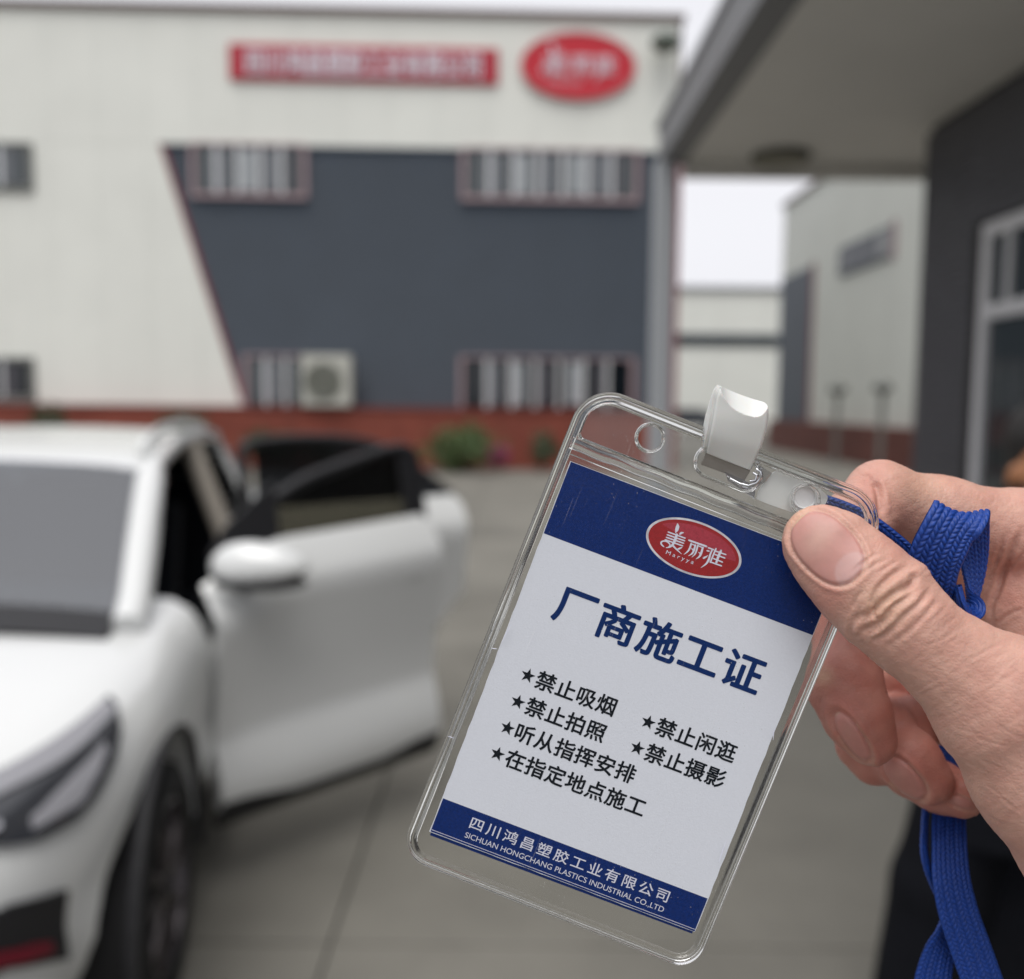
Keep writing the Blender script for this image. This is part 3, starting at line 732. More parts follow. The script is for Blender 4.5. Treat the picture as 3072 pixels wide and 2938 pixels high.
# greenhouse
def cant(a):   # roof edge line (o, z)
    return ip(a, (.32, .6, .95, 1.4, 2.0, 2.6, 3.0, 3.3), (.72, .69, .645, .63, .62, .60, .56, .55)), ip(a, (.32, .6, .95, 1.4, 2.0, 2.6, 3.0, 3.3), (1.0, 1.21, 1.425, 1.49, 1.51, 1.48, 1.42, 1.32))
G = []
for a in np.linspace(.93, 3.25, 20):
    o_, z_ = cant(a); G.append([Vector((a, o_ * math.sin(t), z_ + .04 * (math.cos(t)))) for t in np.linspace(-math.pi/2, math.pi/2, 13)])
cbuild(MB().slab(G, .03), 'roof', M_paint, smooth=True)
for s in (1, -1):
    pts = [(a, s * (cant(a)[0] + .01), cant(a)[1]) for a in np.linspace(.28, 3.3, 26)]
    cbuild(MB().tube(pts, [.052] * 6 + [.035] * 20, 10, flat=(0, 1, 0)), 'roof_pillar', M_paint, smooth=True)
    pts = [(a, s * (cant(a)[0] - .05), cant(a)[1] + .062) for a in np.linspace(1.15, 2.85, 16)]
    pts = [(pts[0][0] - .05, pts[0][1], pts[0][2] - .04)] + pts + [(pts[-1][0] + .05, pts[-1][1], pts[-1][2] - .04)]
    cbuild(MB().tube(pts, .017, 8), 'roof_rail', M_chrome if False else M_paint, smooth=True)
    cbuild(MB().tube([(1.60, s*.82, 1.06), (1.68, s*.72, 1.30), (1.74, s*.64, 1.49)], .045, 8), 'centre_pillar', M_beige, smooth=True)
    cbuild(MB().slab([[Vector((a0_, s*y0_, z0_)), Vector((a1_, s*y1_, z1_))] for (a0_, y0_, z0_, a1_, y1_, z1_) in ((2.55,.80,1.08,2.6,.59,1.49),(2.9,.78,1.09,2.85,.57,1.46),(3.3,.72,1.05,3.05,.55,1.41))], .03), 'rear_quarter', M_paint)
# far (closed) side glass, windscreen, rear glass
G = [[Vector((.33 + (.93-.33)*t + .0 - .05*math.cos(x*1.2)*(1) + .03, (.69 + (.61-.69)*t) * x, 1.0 + (1.43-1.0)*t + .055*(1-x*x)*(1-.4*t))) for x in np.linspace(-1, 1, 15)] for t in np.linspace(0, 1, 9)]
cbuild(MB().slab(G, .006), 'windscreen', M_wind, smooth=True)
G = [[Vector((.22 + .05*k - .05*math.cos(x*1.2), .69*x, .990 + .014*k + .055*(1-x*x))) for x in np.linspace(-1, 1, 15)] for k in (0, 1, 2, 3)]
cbuild(MB().slab(G, .01), 'wiper_cowl', M_clad)
G = [[Vector((3.45 - .28*t, (.66 - .12*t)*x, 1.05 + .33*t)) for x in np.linspace(-1, 1, 9)] for t in np.linspace(0, 1, 5)]
cbuild(MB().slab(G, .008), 'rear_glass', M_glass_dark)
cbuild(MB().slab([[Vector((a, -(.86 - .0*a), ztop(a) - .01)), Vector((a + .02, -cant(a)[0] - .01, cant(a)[1]))] for a in np.linspace(.6, 2.6, 12)], .006), 'side_glass', M_glass_dark)
# cabin
for o_ in (.36, -.36):
    st = cbuild(MB().box((1.05, o_-.24, .40), (1.6, o_+.24, .62)), 'seat', M_int, bevel=.04)
    cbuild(MB().prism([(1.5,.6),(1.66,.6),(1.86,1.2),(1.74,1.22)], o_-.23, o_+.23, lambda x, z, y: (x, y, z)), 'seat_back', M_int, st, bevel=.03)
    cbuild(MB().ellipsoid((1.82, o_, 1.32), (.055, .13, .09)), 'headrest', M_int, st, smooth=True)
cbuild(MB().box((2.25, -.6, .40), (2.7, .6, .66)), 'rear_bench', M_int, bevel=.04)
cbuild(MB().prism([(2.65,.6),(2.8,.6),(3.0,1.2),(2.9,1.22)], -.62, .62, lambda x, z, y: (x, y, z)), 'rear_backrest', M_int, bevel=.03)
cbuild(MB().prism([(.45,.5),(.9,.6),(.98,.86),(.85,.97),(.45,.96)], -.68, .68, lambda x, z, y: (x, y, z)), 'dashboard', M_int, bevel=.02)
cbuild(MB().tube([(1.02 + .07*math.sin(t), .36 + .18*math.cos(t), .93 + .17*math.sin(t)) for t in np.linspace(0, 2*math.pi, 25)[:-1]], .014, 8, closed=True), 'steering_wheel', M_int)

# doors: local (x along door from the hinge, y outwards, z)
def door(hx, ang, L, zbel0, zbel1, rear, lab):
    hinge = Vector((hx, .90, 0)); c, s = math.cos(ang), math.sin(ang)
    def DL(x, y, z): return (hinge.x + x*c - y*s, hinge.y + x*s + y*c, z)
    e = empty('front_door' if not rear else 'rear_door', (0, 0, 0), parent=car)
    zb = .30
    def belt(x): return zbel0 + (zbel1 - zbel0) * x / L - (0 if rear else .125 * max(0, 1 - x / .30) ** 1.5)
    prof = [(0, .012), (.04, .028), (.12, .018), (.22, -.004), (.26, -.020), (.32, -.022), (.5, -.008), (.66, .012), (.78, .026), (.85, .036), (.875, .024), (.92, .0), (.965, -.022), (1, -.045)]
    G = []
    for x in np.linspace(0, L, 20):
        rw = []
        for q, b in prof:
            z = zb + q * (belt(x) - zb)
            xx = x
            if rear and x > L * .6:   # wheel-arch cut out at the rear lower corner
                lim = L - .40 + .40 * min(1, (z - zb) / .42) if z < zb + .42 else L
                xx = L*.6 + (x - L*.6) * (lim - L*.6) / (L*.4)
            if x > L - .05: xx -= .05 * max(0, (q - .93) / .07) ** 2
            rw.append(Vector(DL(xx, b + .012 * math.sin(math.pi * x / L), z)))
        G.append(rw)
    mb = MB().slab(G, .045); d_ = cbuild(mb, 'door_panel', M_paint, e, smooth=True); d_.data.set_sharp_from_angle(angle=R(40))
    # inner trim
    mb = MB().slab([[Vector(DL(x, -.055, z)) for z in (zb + .05, .6, belt(x) - .03)] for x in np.linspace(.05, L - (.05 if not rear else .45), 5)], .05)
    cbuild(mb, 'door_trim', M_int, e)
    if not rear:
        cbuild(MB().slab([[Vector(DL(x, b, z)) for z, b in ((.235, .0), (.27, .03), (.312, .04), (.325, .03))] for x in np.linspace(.0, L, 8)], .03), 'door_cladding', M_clad, e)
    if not rear: top = [(.03, belt(0) + .0), (.16, 1.22), (.40, 1.36), (.65, 1.43), (.86, 1.475), (L - .03, 1.475), (L - .01, 1.42), (L, belt(L) - .02)]
    else: top = [(.0, belt(0)), (.0, 1.40), (.03, 1.475), (.3, 1.50), (.62, 1.47), (.82, 1.36), (L - .03, belt(L) + .02)]
    lean = lambda z: -.42 * max(0, z - 1.0) if False else -.20 * max(0, z - 1.03)
    tp = cat([(x, z, 0) for x, z in top], 40)
    cbuild(MB().tube([DL(x, lean(z) - .02, z) for x, z, _ in tp], .026 if not rear else .024, 8), 'window_frame', M_clad, e, smooth=True)
    if not rear:
        cbuild(MB().slab([[Vector(DL(x, lean(z) - .005, z)) for z in np.linspace(belt(x) - .02, 1.46, 5)] for x in (L - .10, L - .005)], .03), 'centre_pillar_cover', M_clad, e)
        cbuild(MB().slab([[Vector(DL(x, lean(z) - .01, z)) for z in np.linspace(belt(x)-.01, belt(x) + .02 + h_, 3)] for x, h_ in ((.02, .10), (.1, .14), (.2, .16), (.3, .20))], .02), 'mirror_triangle', M_clad, e)
    G = []
    for x in np.linspace(.05, L - .04, 14):
        if not rear: zt_ = float(np.interp(x, [t[0] for t in top[:6]], [t[1] for t in top[:6]])) - .01
        else: zt_ = float(np.interp(x, [0, .03, .3, .62, .82, L-.03], [1.40, 1.47, 1.50, 1.47, 1.36, belt(L)+.03])) - .01
        G.append([Vector(DL(x, lean(z) - .02, z)) for z in np.linspace(belt(x) - .02, max(zt_, belt(x)), 5)])
    cbuild(MB().slab(G, .005), 'door_glass', M_glass_door if not rear else M_glass_rear, e)
    cbuild(MB().tube([DL(x, lean(belt(x)) + .0 - .01, belt(x)) for x in np.linspace(.0, L, 6)], .012, 6), 'belt_trim', M_clad, e)
    hx_ = L - .20
    cbuild(MB().tube([DL(hx_ - .10, .03, belt(L) - .225), DL(hx_ - .09, .062, belt(L) - .22), DL(hx_ + .08, .066, belt(L) - .205), DL(hx_ + .10, .03, belt(L) - .205)], .015, 8), 'door_handle', M_paint, e, smooth=True)
    cbuild(MB().tube([DL(hx_ - .07, .018, belt(L) - .25), DL(hx_ + .07, .02, belt(L) - .237)], .024, 10), 'handle_recess', M_clad, e, smooth=True)
    return e, DL
M_glass_door = thin_glass('smoked_door_glass', (.30, .29, .25), .05); M_glass_rear = thin_glass('smoked_rear_glass', (.22, .24, .27), .22)
FA = R(51)
fd, DL = door(.64, FA, 1.0, 1.15, 1.195, False, "")
rd, DR = door(1.72, R(68), 1.06, 1.16, 1.19, True, '')
# wing mirror on the front door
me_ = empty('wing_mirror', (0, 0, 0), parent=car)
Mq = Matrix.Rotation(FA + R(8), 3, 'Z')
mc = Vector(DL(.10, .16, 1.125))
mb = MB(); nu, nv = 24, 14
for j in range(nv + 1):
    for i in range(nu):
        t = math.pi * j / nv; a = 2*math.pi*i/nu
        x, y, z = math.sin(t)*math.cos(a), math.cos(t), math.sin(t)*math.sin(a)
        z = z * (.085 if z > 0 else .06) * (1 - .25 * y); x *= .075 if x < 0 else .045
        p = Matrix.Rotation(R(6), 3, 'Z') @ Vector((x, y * .165, z)); mb.v.append(tuple(p + mc))
mb.f = [(j*nu+i, (j+1)*nu+i, (j+1)*nu+(i+1)%nu, j*nu+(i+1)%nu) for j in range(nv) for i in range(nu)]
cbuild(mb, 'mirror_shell', M_paint, me_, smooth=True)
mb = MB(); mb.ellipsoid(mc + Vector((0, 0, -.050)), (.064, .158, .030), M=Matrix.Rotation(R(6), 3, 'Z')); cbuild(mb, 'mirror_underside', M_clad, me_, smooth=True)
cbuild(MB().tube([DL(.09, -.0, 1.05), DL(.09, .05, 1.07), DL(.09, .10, 1.085)], .028, 8), 'mirror_arm', M_clad, me_, smooth=True)

# ================================================================== implicit surface tools (people)
def surface_nets(D, org, h):
    nx, ny, nz = D.shape; neg = D < 0
    c = neg.astype(np.int8); s_ = sum(c[i:nx-1+i, j:ny-1+j, k:nz-1+k] for i in (0,1) for j in (0,1) for k in (0,1))
    act = (s_ > 0) & (s_ < 8); I = np.argwhere(act); idx = -np.ones(act.shape, np.int64); idx[act] = np.arange(len(I))
    acc = np.zeros((len(I), 3)); cnt = np.zeros(len(I))
    cor = [(i, j, k) for i in (0,1) for j in (0,1) for k in (0,1)]
    for a in range(8):
        for b in range(a + 1, 8):
            A, B = np.array(cor[a]), np.array(cor[b])
            if np.abs(A - B).sum() != 1: continue
            da = D[I[:,0]+A[0], I[:,1]+A[1], I[:,2]+A[2]]; db = D[I[:,0]+B[0], I[:,1]+B[1], I[:,2]+B[2]]
            m = (da < 0) != (db < 0); t = np.where(m, da / np.where(m, da - db, 1), 0)
            acc[m] += (A + (B - A) * t[:, None])[m]; cnt[m] += 1
    V = (I + acc / cnt[:, None]) * h + org
    Q = []
    for ax in range(3):
        sl0 = [slice(1, -1)] * 3; sl0[ax] = slice(0, -1); sl1 = list(sl0); sl1[ax] = slice(1, None)
        a = neg[tuple(sl0)]; b = neg[tuple(sl1)]
        for fl in (0, 1):
            E_ = np.argwhere((a & ~b) if fl == 0 else (~a & b))
            off = np.array([1, 1, 1]); off[ax] = 0; E_ = E_ + off
            u_, v_ = [(1, 2), (2, 0), (0, 1)][ax]
            def gi(du, dv_):
                q = E_.copy(); q[:, u_] -= du; q[:, v_] -= dv_; return idx[q[:,0], q[:,1], q[:,2]]
            q = np.stack([gi(1,1), gi(0,1), gi(0,0), gi(1,0)], 1)
            if fl: q = q[:, ::-1]
            Q.append(q[(q >= 0).all(1)])
    return V, np.vstack(Q)
def cone(X, a, b, ra, rb, fl=(1, 1, 1)):
    a = np.array(a, float); b = np.array(b, float); f = np.array(fl, float)
    P_ = (X - a) / f; d = (b - a) / f; t = np.clip((P_ @ d) / max(d @ d, 1e-12), 0, 1)
    return (np.linalg.norm(P_ - t[..., None] * d, axis=-1) - (ra + (rb - ra) * t)) * min(fl)
def smin(a, b, k):
    h = np.clip(.5 + .5 * (b - a) / k, 0, 1); return b + (a - b) * h - k * h * (1 - h)
def group_sdf(X, prims, k):
    d = None
    for p in prims:
        e = cone(X, *p); d = e if d is None else smin(d, e, k)
    return d
def field(lo, hi, h, groups, kg):
    """groups: list of (prims, k); boxes limited to each primitive"""
    ax = [np.arange(lo[i], hi[i] + h, h) for i in range(3)]; shp = tuple(len(a) for a in ax)
    D = np.full(shp, 50.0, np.float32)
    for gi_, (prims, k) in enumerate(groups):
        allp = np.array([list(p[0]) for p in prims] + [list(p[1]) for p in prims]); rm = max(max(p[2], p[3]) for p in prims) * 1.4 + 3 * h + k + kg
        b0 = [max(0, int((allp[:, i].min() - rm - lo[i]) / h)) for i in range(3)]; b1 = [min(shp[i], int((allp[:, i].max() + rm - lo[i]) / h) + 2) for i in range(3)]
        if any(b1[i] <= b0[i] for i in range(3)): continue
        G_ = np.full([b1[i]-b0[i] for i in range(3)], 50.0, np.float32)
        for p in prims:
            pa = np.array([p[0], p[1]]); r_ = max(p[2], p[3]) * 1.4 + 3 * h + k + kg
            c0 = [max(b0[i], int((pa[:, i].min() - r_ - lo[i]) / h)) for i in range(3)]; c1 = [min(b1[i], int((pa[:, i].max() + r_ - lo[i]) / h) + 2) for i in range(3)]
            if any(c1[i] <= c0[i] for i in range(3)): continue
            X = np.stack(np.meshgrid(*[ax[i][c0[i]:c1[i]] for i in range(3)], indexing='ij'), -1)
            e = cone(X, *p); s_ = tuple(slice(c0[i]-b0[i], c1[i]-b0[i]) for i in range(3)); G_[s_] = smin(G_[s_], e, k)
        s_ = tuple(slice(b0[i], b1[i]) for i in range(3)); D[s_] = smin(D[s_], G_, kg)
    return D

# ================================================================== person in black at the right edge
PB = on_plane(2006, 900, (0, 2.35, 0), (0, 1, 0)); PX, PY = PB.x, PB.y
pe = empty('person', (PX, PY, 0), 'person in black jacket and loose black trousers, hands in pockets, mostly beyond the right edge', 'person')
def fig(name, groups, kg, h, m, lo, hi):
    D = field(lo, hi, h, groups, kg); V, Q = surface_nets(D, np.array(lo), h)
    me = fast(name, V, Q); me.materials.append(m); me.shade_smooth(); return link(name, me, m, pe)
M_pskin = mat('tanned_skin', (.36, .16, .075), .5, sss=.1, sssr=.01); M_cloth = mat('black_cloth', (.005, .0055, .008), .9, noise=.3, nscale=9, bump=.01, bscale=14, spec=.15)
M_hair = mat('black_hair', (.012, .010, .009), .6, noise=.4, nscale=60)
sk = [([((0,0,1.56),(0,-.01,1.50),.075,.07),((0,-.02,1.50),(0,-.035,1.46),.066,.045),((0,0,1.44),(0,.01,1.34),.055,.06),
        ((0,-.092,1.515),(0,-.10,1.495),.012,.016),((-.082,.0,1.52),(-.084,.01,1.49),.014,.012),((.082,.0,1.52),(.084,.01,1.49),.014,.012),
        ((0,0,1.33),(0,0,.95),.12,.13),((0,0,.95),(-.1,0,.85),.12,.09),((0,0,.95),(.1,0,.85),.12,.09),((-.1,0,.85),(-.14,0,.48),.08,.055),((.1,0,.85),(.14,0,.48),.08,.055),
        ((-.14,0,.48),(-.16,.02,.08),.05,.035),((.14,0,.48),(.16,.02,.08),.05,.035),((0,0,1.33),(-.19,0,1.30),.07,.055),((0,0,1.33),(.19,0,1.30),.07,.055),
        ((-.19,0,1.30),(-.27,.04,1.04),.045,.038),((.19,0,1.30),(.27,.04,1.04),.045,.038),((-.27,.04,1.04),(-.20,-.07,.90),.034,.025),((.27,.04,1.04),(.20,-.07,.90),.034,.025),
        ((-.20,-.07,.90),(-.17,-.08,.86),.026,.028),((.20,-.07,.90),(.17,-.08,.86),.026,.028)]
        + [((sx*.165, -.08 + dy, .85),(sx*.155, -.085 + dy, .85 - l),.009,.007) for sx in (-1,1) for dx, dy, l in ((.004,-.03,.075),(.006,-.01,.085),(.006,.01,.08),(.004,.03,.065))]
        + [((sx*.17,-.10,.87),(sx*.14,-.115,.83),.011,.009) for sx in (-1,1)], .02)]
fig('body', sk, .01, .009, M_pskin, (-.40,-.25,.0), (.40,.2,1.68))
jk = [([((0,0,1.36),(0,0,.86),.145,.175,(1.15,.9,1)),((0,0,1.35),(-.20,0,1.31),.085,.072),((0,0,1.35),(.20,0,1.31),.085,.072),((-.20,0,1.31),(-.285,.02,1.04),.07,.062),((.20,0,1.31),(.285,.02,1.04),.07,.062),
        ((-.285,.04,1.04),(-.20,-.09,.88),.065,.06),((.285,.04,1.04),(.20,-.09,.88),.065,.06),((-.06,-.09,.86),(.06,-.09,.86),.10,.10),((0,0,.9),(0,0,.62),.21,.22,(1.3,.9,1)),((0,.01,1.42),(0,.01,1.39),.085,.09)], .03)]
fig('jacket', jk, .01, .012, M_cloth, (-.45,-.3,.6), (.45,.3,1.55))
tr = [([((0,0,.92),(0,0,.86),.17,.17,(1.1,.85,1)),((-.1,0,.86),(-.21,0,.44),.14,.115),((-.21,0,.44),(-.25,.0,.10),.12,.12),((0,.06,.86),(0,.06,.12),.13,.16),((.1,0,.86),(.19,0,.44),.12,.11),((.19,0,.44),(.25,.0,.10),.11,.115)], .03)]
fig('trousers', tr, .01, .012, M_cloth, (-.45,-.25,.03), (.45,.3,1.1))
hr = [([((0,.02,1.60),(0,.03,1.53),.090,.080),((0,-.05,1.630),(0,.02,1.625),.058,.075)], .02)]
fig('hair', hr, .01, .006, M_hair, (-.12,-.14,1.42), (.12,.16,1.74))
for s in (-1, 1):
    mb = MB().ellipsoid((s*.26, -.05, .04), (.05, .14, .045)); mb.build('shoe', M_black, pe, smooth=True)
mb = MB()
for s in (-1, 1): mb.ellipsoid((s*.03, -.078, 1.535), (.012, .008, .007), 10, 6)
mb.build('eyes', M_black, pe, smooth=True)
# ================================================================== badge in its clear holder
EX = (.9298, .3681); SC, TC = 2540.0, 1189.0; DB = .2225; KB = DB / 2839
def from_st(s, t): return (s*EX[0] - t*EX[1], s*EX[1] + t*EX[0])
cu, cv = from_st(SC, TC)
MBAD = Matrix.Translation(atd(cu, cv, DB, 3072)) @ (MC @ Matrix.Rotation(R(-21.6), 3, 'Z') @ Matrix.Rotation(R(2.7), 3, 'X')).to_4x4()
def hl(s, t): return ((s - SC) * KB, -(t - TC) * KB)     # holder px -> local metres
def clear_sheet(name, haze=.05, scratch=.10, rough=.06, refl=.75, f0=.06):
    m = bpy.data.materials.new(name); m.use_nodes = True; n = m.node_tree; n.nodes.clear(); L = n.links.new
    t = n.nodes.new('ShaderNodeBsdfTransparent'); t.inputs[0].default_value = (.955, .955, .945, 1)
    g_ = n.nodes.new('ShaderNodeBsdfGlossy'); g_.inputs['Roughness'].default_value = rough; g_.inputs[0].default_value = (refl, refl, refl, 1)
    df = n.nodes.new('ShaderNodeBsdfDiffuse'); df.inputs[0].default_value = (.75, .75, .74, 1)
    fr = schlick(n, f0)
    m1 = n.nodes.new('ShaderNodeMixShader'); m2 = n.nodes.new('ShaderNodeMixShader'); o = n.nodes.new('ShaderNodeOutputMaterial')
    tc = n.nodes.new('ShaderNodeTexCoord')
    # fine dust specks and hairline scratches
    vo = n.nodes.new('ShaderNodeTexVoronoi'); vo.inputs['Scale'].default_value = 900; L(tc.outputs['Object'], vo.inputs['Vector'])
    r1 = n.nodes.new('ShaderNodeMapRange'); r1.inputs['From Min'].default_value = .12; r1.inputs['From Max'].default_value = .04; r1.inputs['To Max'].default_value = .8; L(vo.outputs['Distance'], r1.inputs['Value'])
    no = n.nodes.new('ShaderNodeTexNoise'); no.inputs['Scale'].default_value = 60; no.inputs['Detail'].default_value = 4; L(tc.outputs['Object'], no.inputs['Vector'])
    r2 = n.nodes.new('ShaderNodeMapRange'); r2.inputs['From Min'].default_value = .46; r2.inputs['From Max'].default_value = .72; L(no.outputs['Fac'], r2.inputs['Value'])
    mu = n.nodes.new('ShaderNodeMath'); mu.operation = 'MULTIPLY'; L(r1.outputs[0], mu.inputs[0]); L(r2.outputs[0], mu.inputs[1])
    mp = n.nodes.new('ShaderNodeMapping'); mp.inputs['Rotation'].default_value = (0, 0, .9); mp.inputs['Scale'].default_value = (1600, 40, 1); L(tc.outputs['Object'], mp.inputs['Vector'])
    n2 = n.nodes.new('ShaderNodeTexNoise'); n2.inputs['Scale'].default_value = 1; n2.inputs['Detail'].default_value = 1; L(mp.outputs[0], n2.inputs['Vector'])
    r3 = n.nodes.new('ShaderNodeMapRange'); r3.inputs['From Min'].default_value = .70; r3.inputs['From Max'].default_value = .80; r3.inputs['To Max'].default_value = scratch; L(n2.outputs['Fac'], r3.inputs['Value'])
    ad = n.nodes.new('ShaderNodeMath'); ad.operation = 'ADD'; L(mu.outputs[0], ad.inputs[0]); L(r3.outputs[0], ad.inputs[1])
    ad2 = n.nodes.new('ShaderNodeMath'); ad2.operation = 'ADD'; ad2.inputs[1].default_value = haze; ad2.use_clamp = True; L(ad.outputs[0], ad2.inputs[0])
    bt = n.nodes.new('ShaderNodeTexNoise'); bt.inputs['Scale'].default_value = 70; bt.inputs['Detail'].default_value = 2; L(tc.outputs['Object'], bt.inputs['Vector'])
    b = n.nodes.new('ShaderNodeBump'); b.inputs['Strength'].default_value = .5; b.inputs['Distance'].default_value = .0004; L(bt.outputs['Fac'], b.inputs['Height']); L(b.outputs[0], g_.inputs['Normal'])
    L(fr, m1.inputs[0]); L(t.outputs[0], m1.inputs[1]); L(g_.outputs[0], m1.inputs[2])
    L(ad2.outputs[0], m2.inputs[0]); L(m1.outputs[0], m2.inputs[1]); L(df.outputs[0], m2.inputs[2]); L(m2.outputs[0], o.inputs[0]); return m
M_sheet = clear_sheet('clear_vinyl', .03); M_sheet_f = clear_sheet('clear_vinyl_front', .004, .16, .14, .45, .018)
M_rimg = mat('clear_moulded_rim', (1, 1, 1), .05, trans=1, ior=1.42)
_n = M_rimg.node_tree; _t = _n.nodes.new('ShaderNodeTexNoise'); _t.inputs['Scale'].default_value = 200; _t.inputs['Detail'].default_value = 4
_tc = _n.nodes.new('ShaderNodeTexCoord'); _b = _n.nodes.new('ShaderNodeBump'); _b.inputs['Strength'].default_value = .2; _b.inputs['Distance'].default_value = .0002
_n.links.new(_tc.outputs['Object'], _t.inputs['Vector']); _n.links.new(_t.outputs['Fac'], _b.inputs['Height']); _n.links.new(_b.outputs[0], _n.nodes['Principled BSDF'].inputs['Normal'])
M_paper = mat('white_card_stock', (.66, .685, .76), .75, noise=.03, nscale=1500, bump=.00006, bscale=2500, spec=.3)
M_blue = mat('navy_printed_band', (.0025, .021, .135), .6, noise=.30, nscale=1800, spec=.12)
M_title = mat('navy_print', (.002, .022, .115), .7, spec=.1); M_ink = mat('black_print', (.005, .008, .013), .8, spec=.1); M_wprint = mat('white_print', (.62, .63, .74), .7)
M_logo_red = mat('red_logo_print', (.30, .006, .010), .45, noise=.2, nscale=1500); M_logo_hi = mat('light_red_logo_print', (.36, .028, .05), .45, noise=.25, nscale=2200)
M_silver = mat('silver_logo_rim', (.60, .60, .66), .4, noise=.5, nscale=160)

def rrect(s0, s1, t0, t1, r, n=10, rt=None):
    """rounded rectangle in holder px -> local points, counter-clockwise"""
    rt = rt or r; P_ = []
    for (cx_, cy_, a0_, rr) in ((s1-r, t1-r, 0, r), (s0+r, t1-r, 90, r), (s0+rt, t0+rt, 180, rt), (s1-rt, t0+rt, 270, rt)):
        for k in range(n + 1):
            a = R(a0_ + 90 * k / n); P_.append((cx_ + rr*math.cos(a), cy_ + rr*math.sin(a)))
    return [hl(*p) for p in P_]
S0, S1, T0, T1 = 2057, 3024, 417, 1961.5
def circ(s, t, r, n=28): return [hl(s + r*math.cos(2*math.pi*k/n), t + r*math.sin(2*math.pi*k/n)) for k in range(n)]
def pill(s0, s1, t, r, n=12): return [hl(s1 + r*math.cos(a), t + r*math.sin(a)) for a in np.linspace(-math.pi/2, math.pi/2, n)] + [hl(s0 - r*math.cos(a), t - r*math.sin(a)) for a in np.linspace(-math.pi/2, math.pi/2, n)]
holder = empty('badge_holder', MBAD.translation, 'clear vinyl badge holder with rounded rim and slot, pinched between thumb and fingers', 'badge holder'); holder.matrix_world = MBAD
hole1, slot, hole3 = circ(2293, 507, 36), pill(2487, 2597, 507, 41), circ(2787, 507, 37)
def plate(name, loops, th, z, m, par):
    me = curve_plate(name, loops, th); me.transform(Matrix.Translation((0, 0, z))); o = link(name, me, m, par); return o
plate('back_sheet', [rrect(S0+8, S1-8, T0+8, T1-8, 90, rt=100), hole1, slot, hole3], 0, -.0009, M_sheet, holder)
plate('front_sheet', [rrect(S0+8, S1-8, T0+8, T1-8, 90, rt=100), hole1, slot, hole3], 0, .0007, M_sheet_f, holder)
def ridge(name, loop_fn, prof, par=holder, zc=-.0001):
    """closed moulded bead: loop_fn(w) -> loop inset by w px; prof = [(w, z_mm)] front half, mirrored to the back"""
    full = [(w_, z) for w_, z in prof] + [(w_, -z) for w_, z in reversed(prof)]
    G = [[(p[0], p[1], zc + z / 1000) for p in loop_fn(w_)] for w_, z in full]
    k = len(G[0]); mb = MB(); mb.v = [p for r_ in G for p in r_]; N = len(G)
    mb.f = [(i*k+j, ((i+1)%N)*k+j, ((i+1)%N)*k+(j+1)%k, i*k+(j+1)%k) for i in range(N) for j in range(k)]
    return mb.build(name, M_rimg, par, smooth=True)
ridge('moulded_rim', lambda w_: rrect(S0+w_, S1-w_, T0+w_, T1-w_, 84 - w_, 12, rt=118 - w_), [(0, .15), (2, .75), (6, 1.0), (11, .78), (16, .62), (21, .78), (25, .95), (29, .7), (33, .2)])
ridge('upper_compartment_rim', lambda w_: rrect(S0+32+w_, S1-32-w_, T0+34+w_, 588-w_, 16, 8, rt=78 - w_), [(0, .35), (3, .85), (6, .75), (8, .35)])
# welded seam across
mb = MB(); G = []
for s_ in np.linspace(S0 + 24, S1 - 24, 60):
    G.append([Vector((*hl(s_, t_ + 1.5*math.sin(s_*.05)), z/1000)) for t_, z in ((588,.4),(590,.85),(593,.9),(596,.72),(606,.70),(614,.72),(618,.92),(621,.85),(624,.4),(624,-.75),(588,-.75),(588,.4))])
mb.grid(G); mb.build('welded_seam', M_rimg, holder, smooth=True)
mb = MB().grid([[Vector((*hl(s_, t_), z/1000)) for t_, z in ((636,.72),(638,.9),(640,.72))] for s_ in np.linspace(S0+34, S1-40, 20)]); mb.build('pocket_lip', M_rimg, holder)
for nm, (s_, t_, r_) in (('hole_rim', (2293, 507, 36)), ('hole_rim', (2787, 507, 37))):
    ridge(nm, lambda w_, s_=s_, t_=t_, r_=r_: circ(s_, t_, r_ - 1 + w_, 40), [(0, .2), (1.5, .85), (4, .95), (7, .7), (9, .75), (11, .2)])
ridge('slot_rim', lambda w_: pill(2487, 2597, 507, 40 + w_, 20), [(0, .2), (1.5, .85), (4, .95), (7, .7), (9.5, .8), (12, .2)])
for (u_, v_) in ((1670, 2090),):
    pass
def nick(s_, t_, l, a):
    p = Vector((*hl(s_, t_), .0009)); d = Vector((math.cos(a), math.sin(a), 0)) * l * KB
    MB().tube([p - d/2, p, p + d/2 + Vector((0,0,.0002))], [.00004, .00011, .00003], 5).build('burr', M_wprint, holder)
for s_, t_, l, a in ((2112, 1205, 60, 1.45), (2095, 1262, 18, .3), (2073, 1560, 22, .1), (2964, 1190, 40, 1.9), (2958, 1580, 70, 1.65)): nick(s_, t_, l, a)

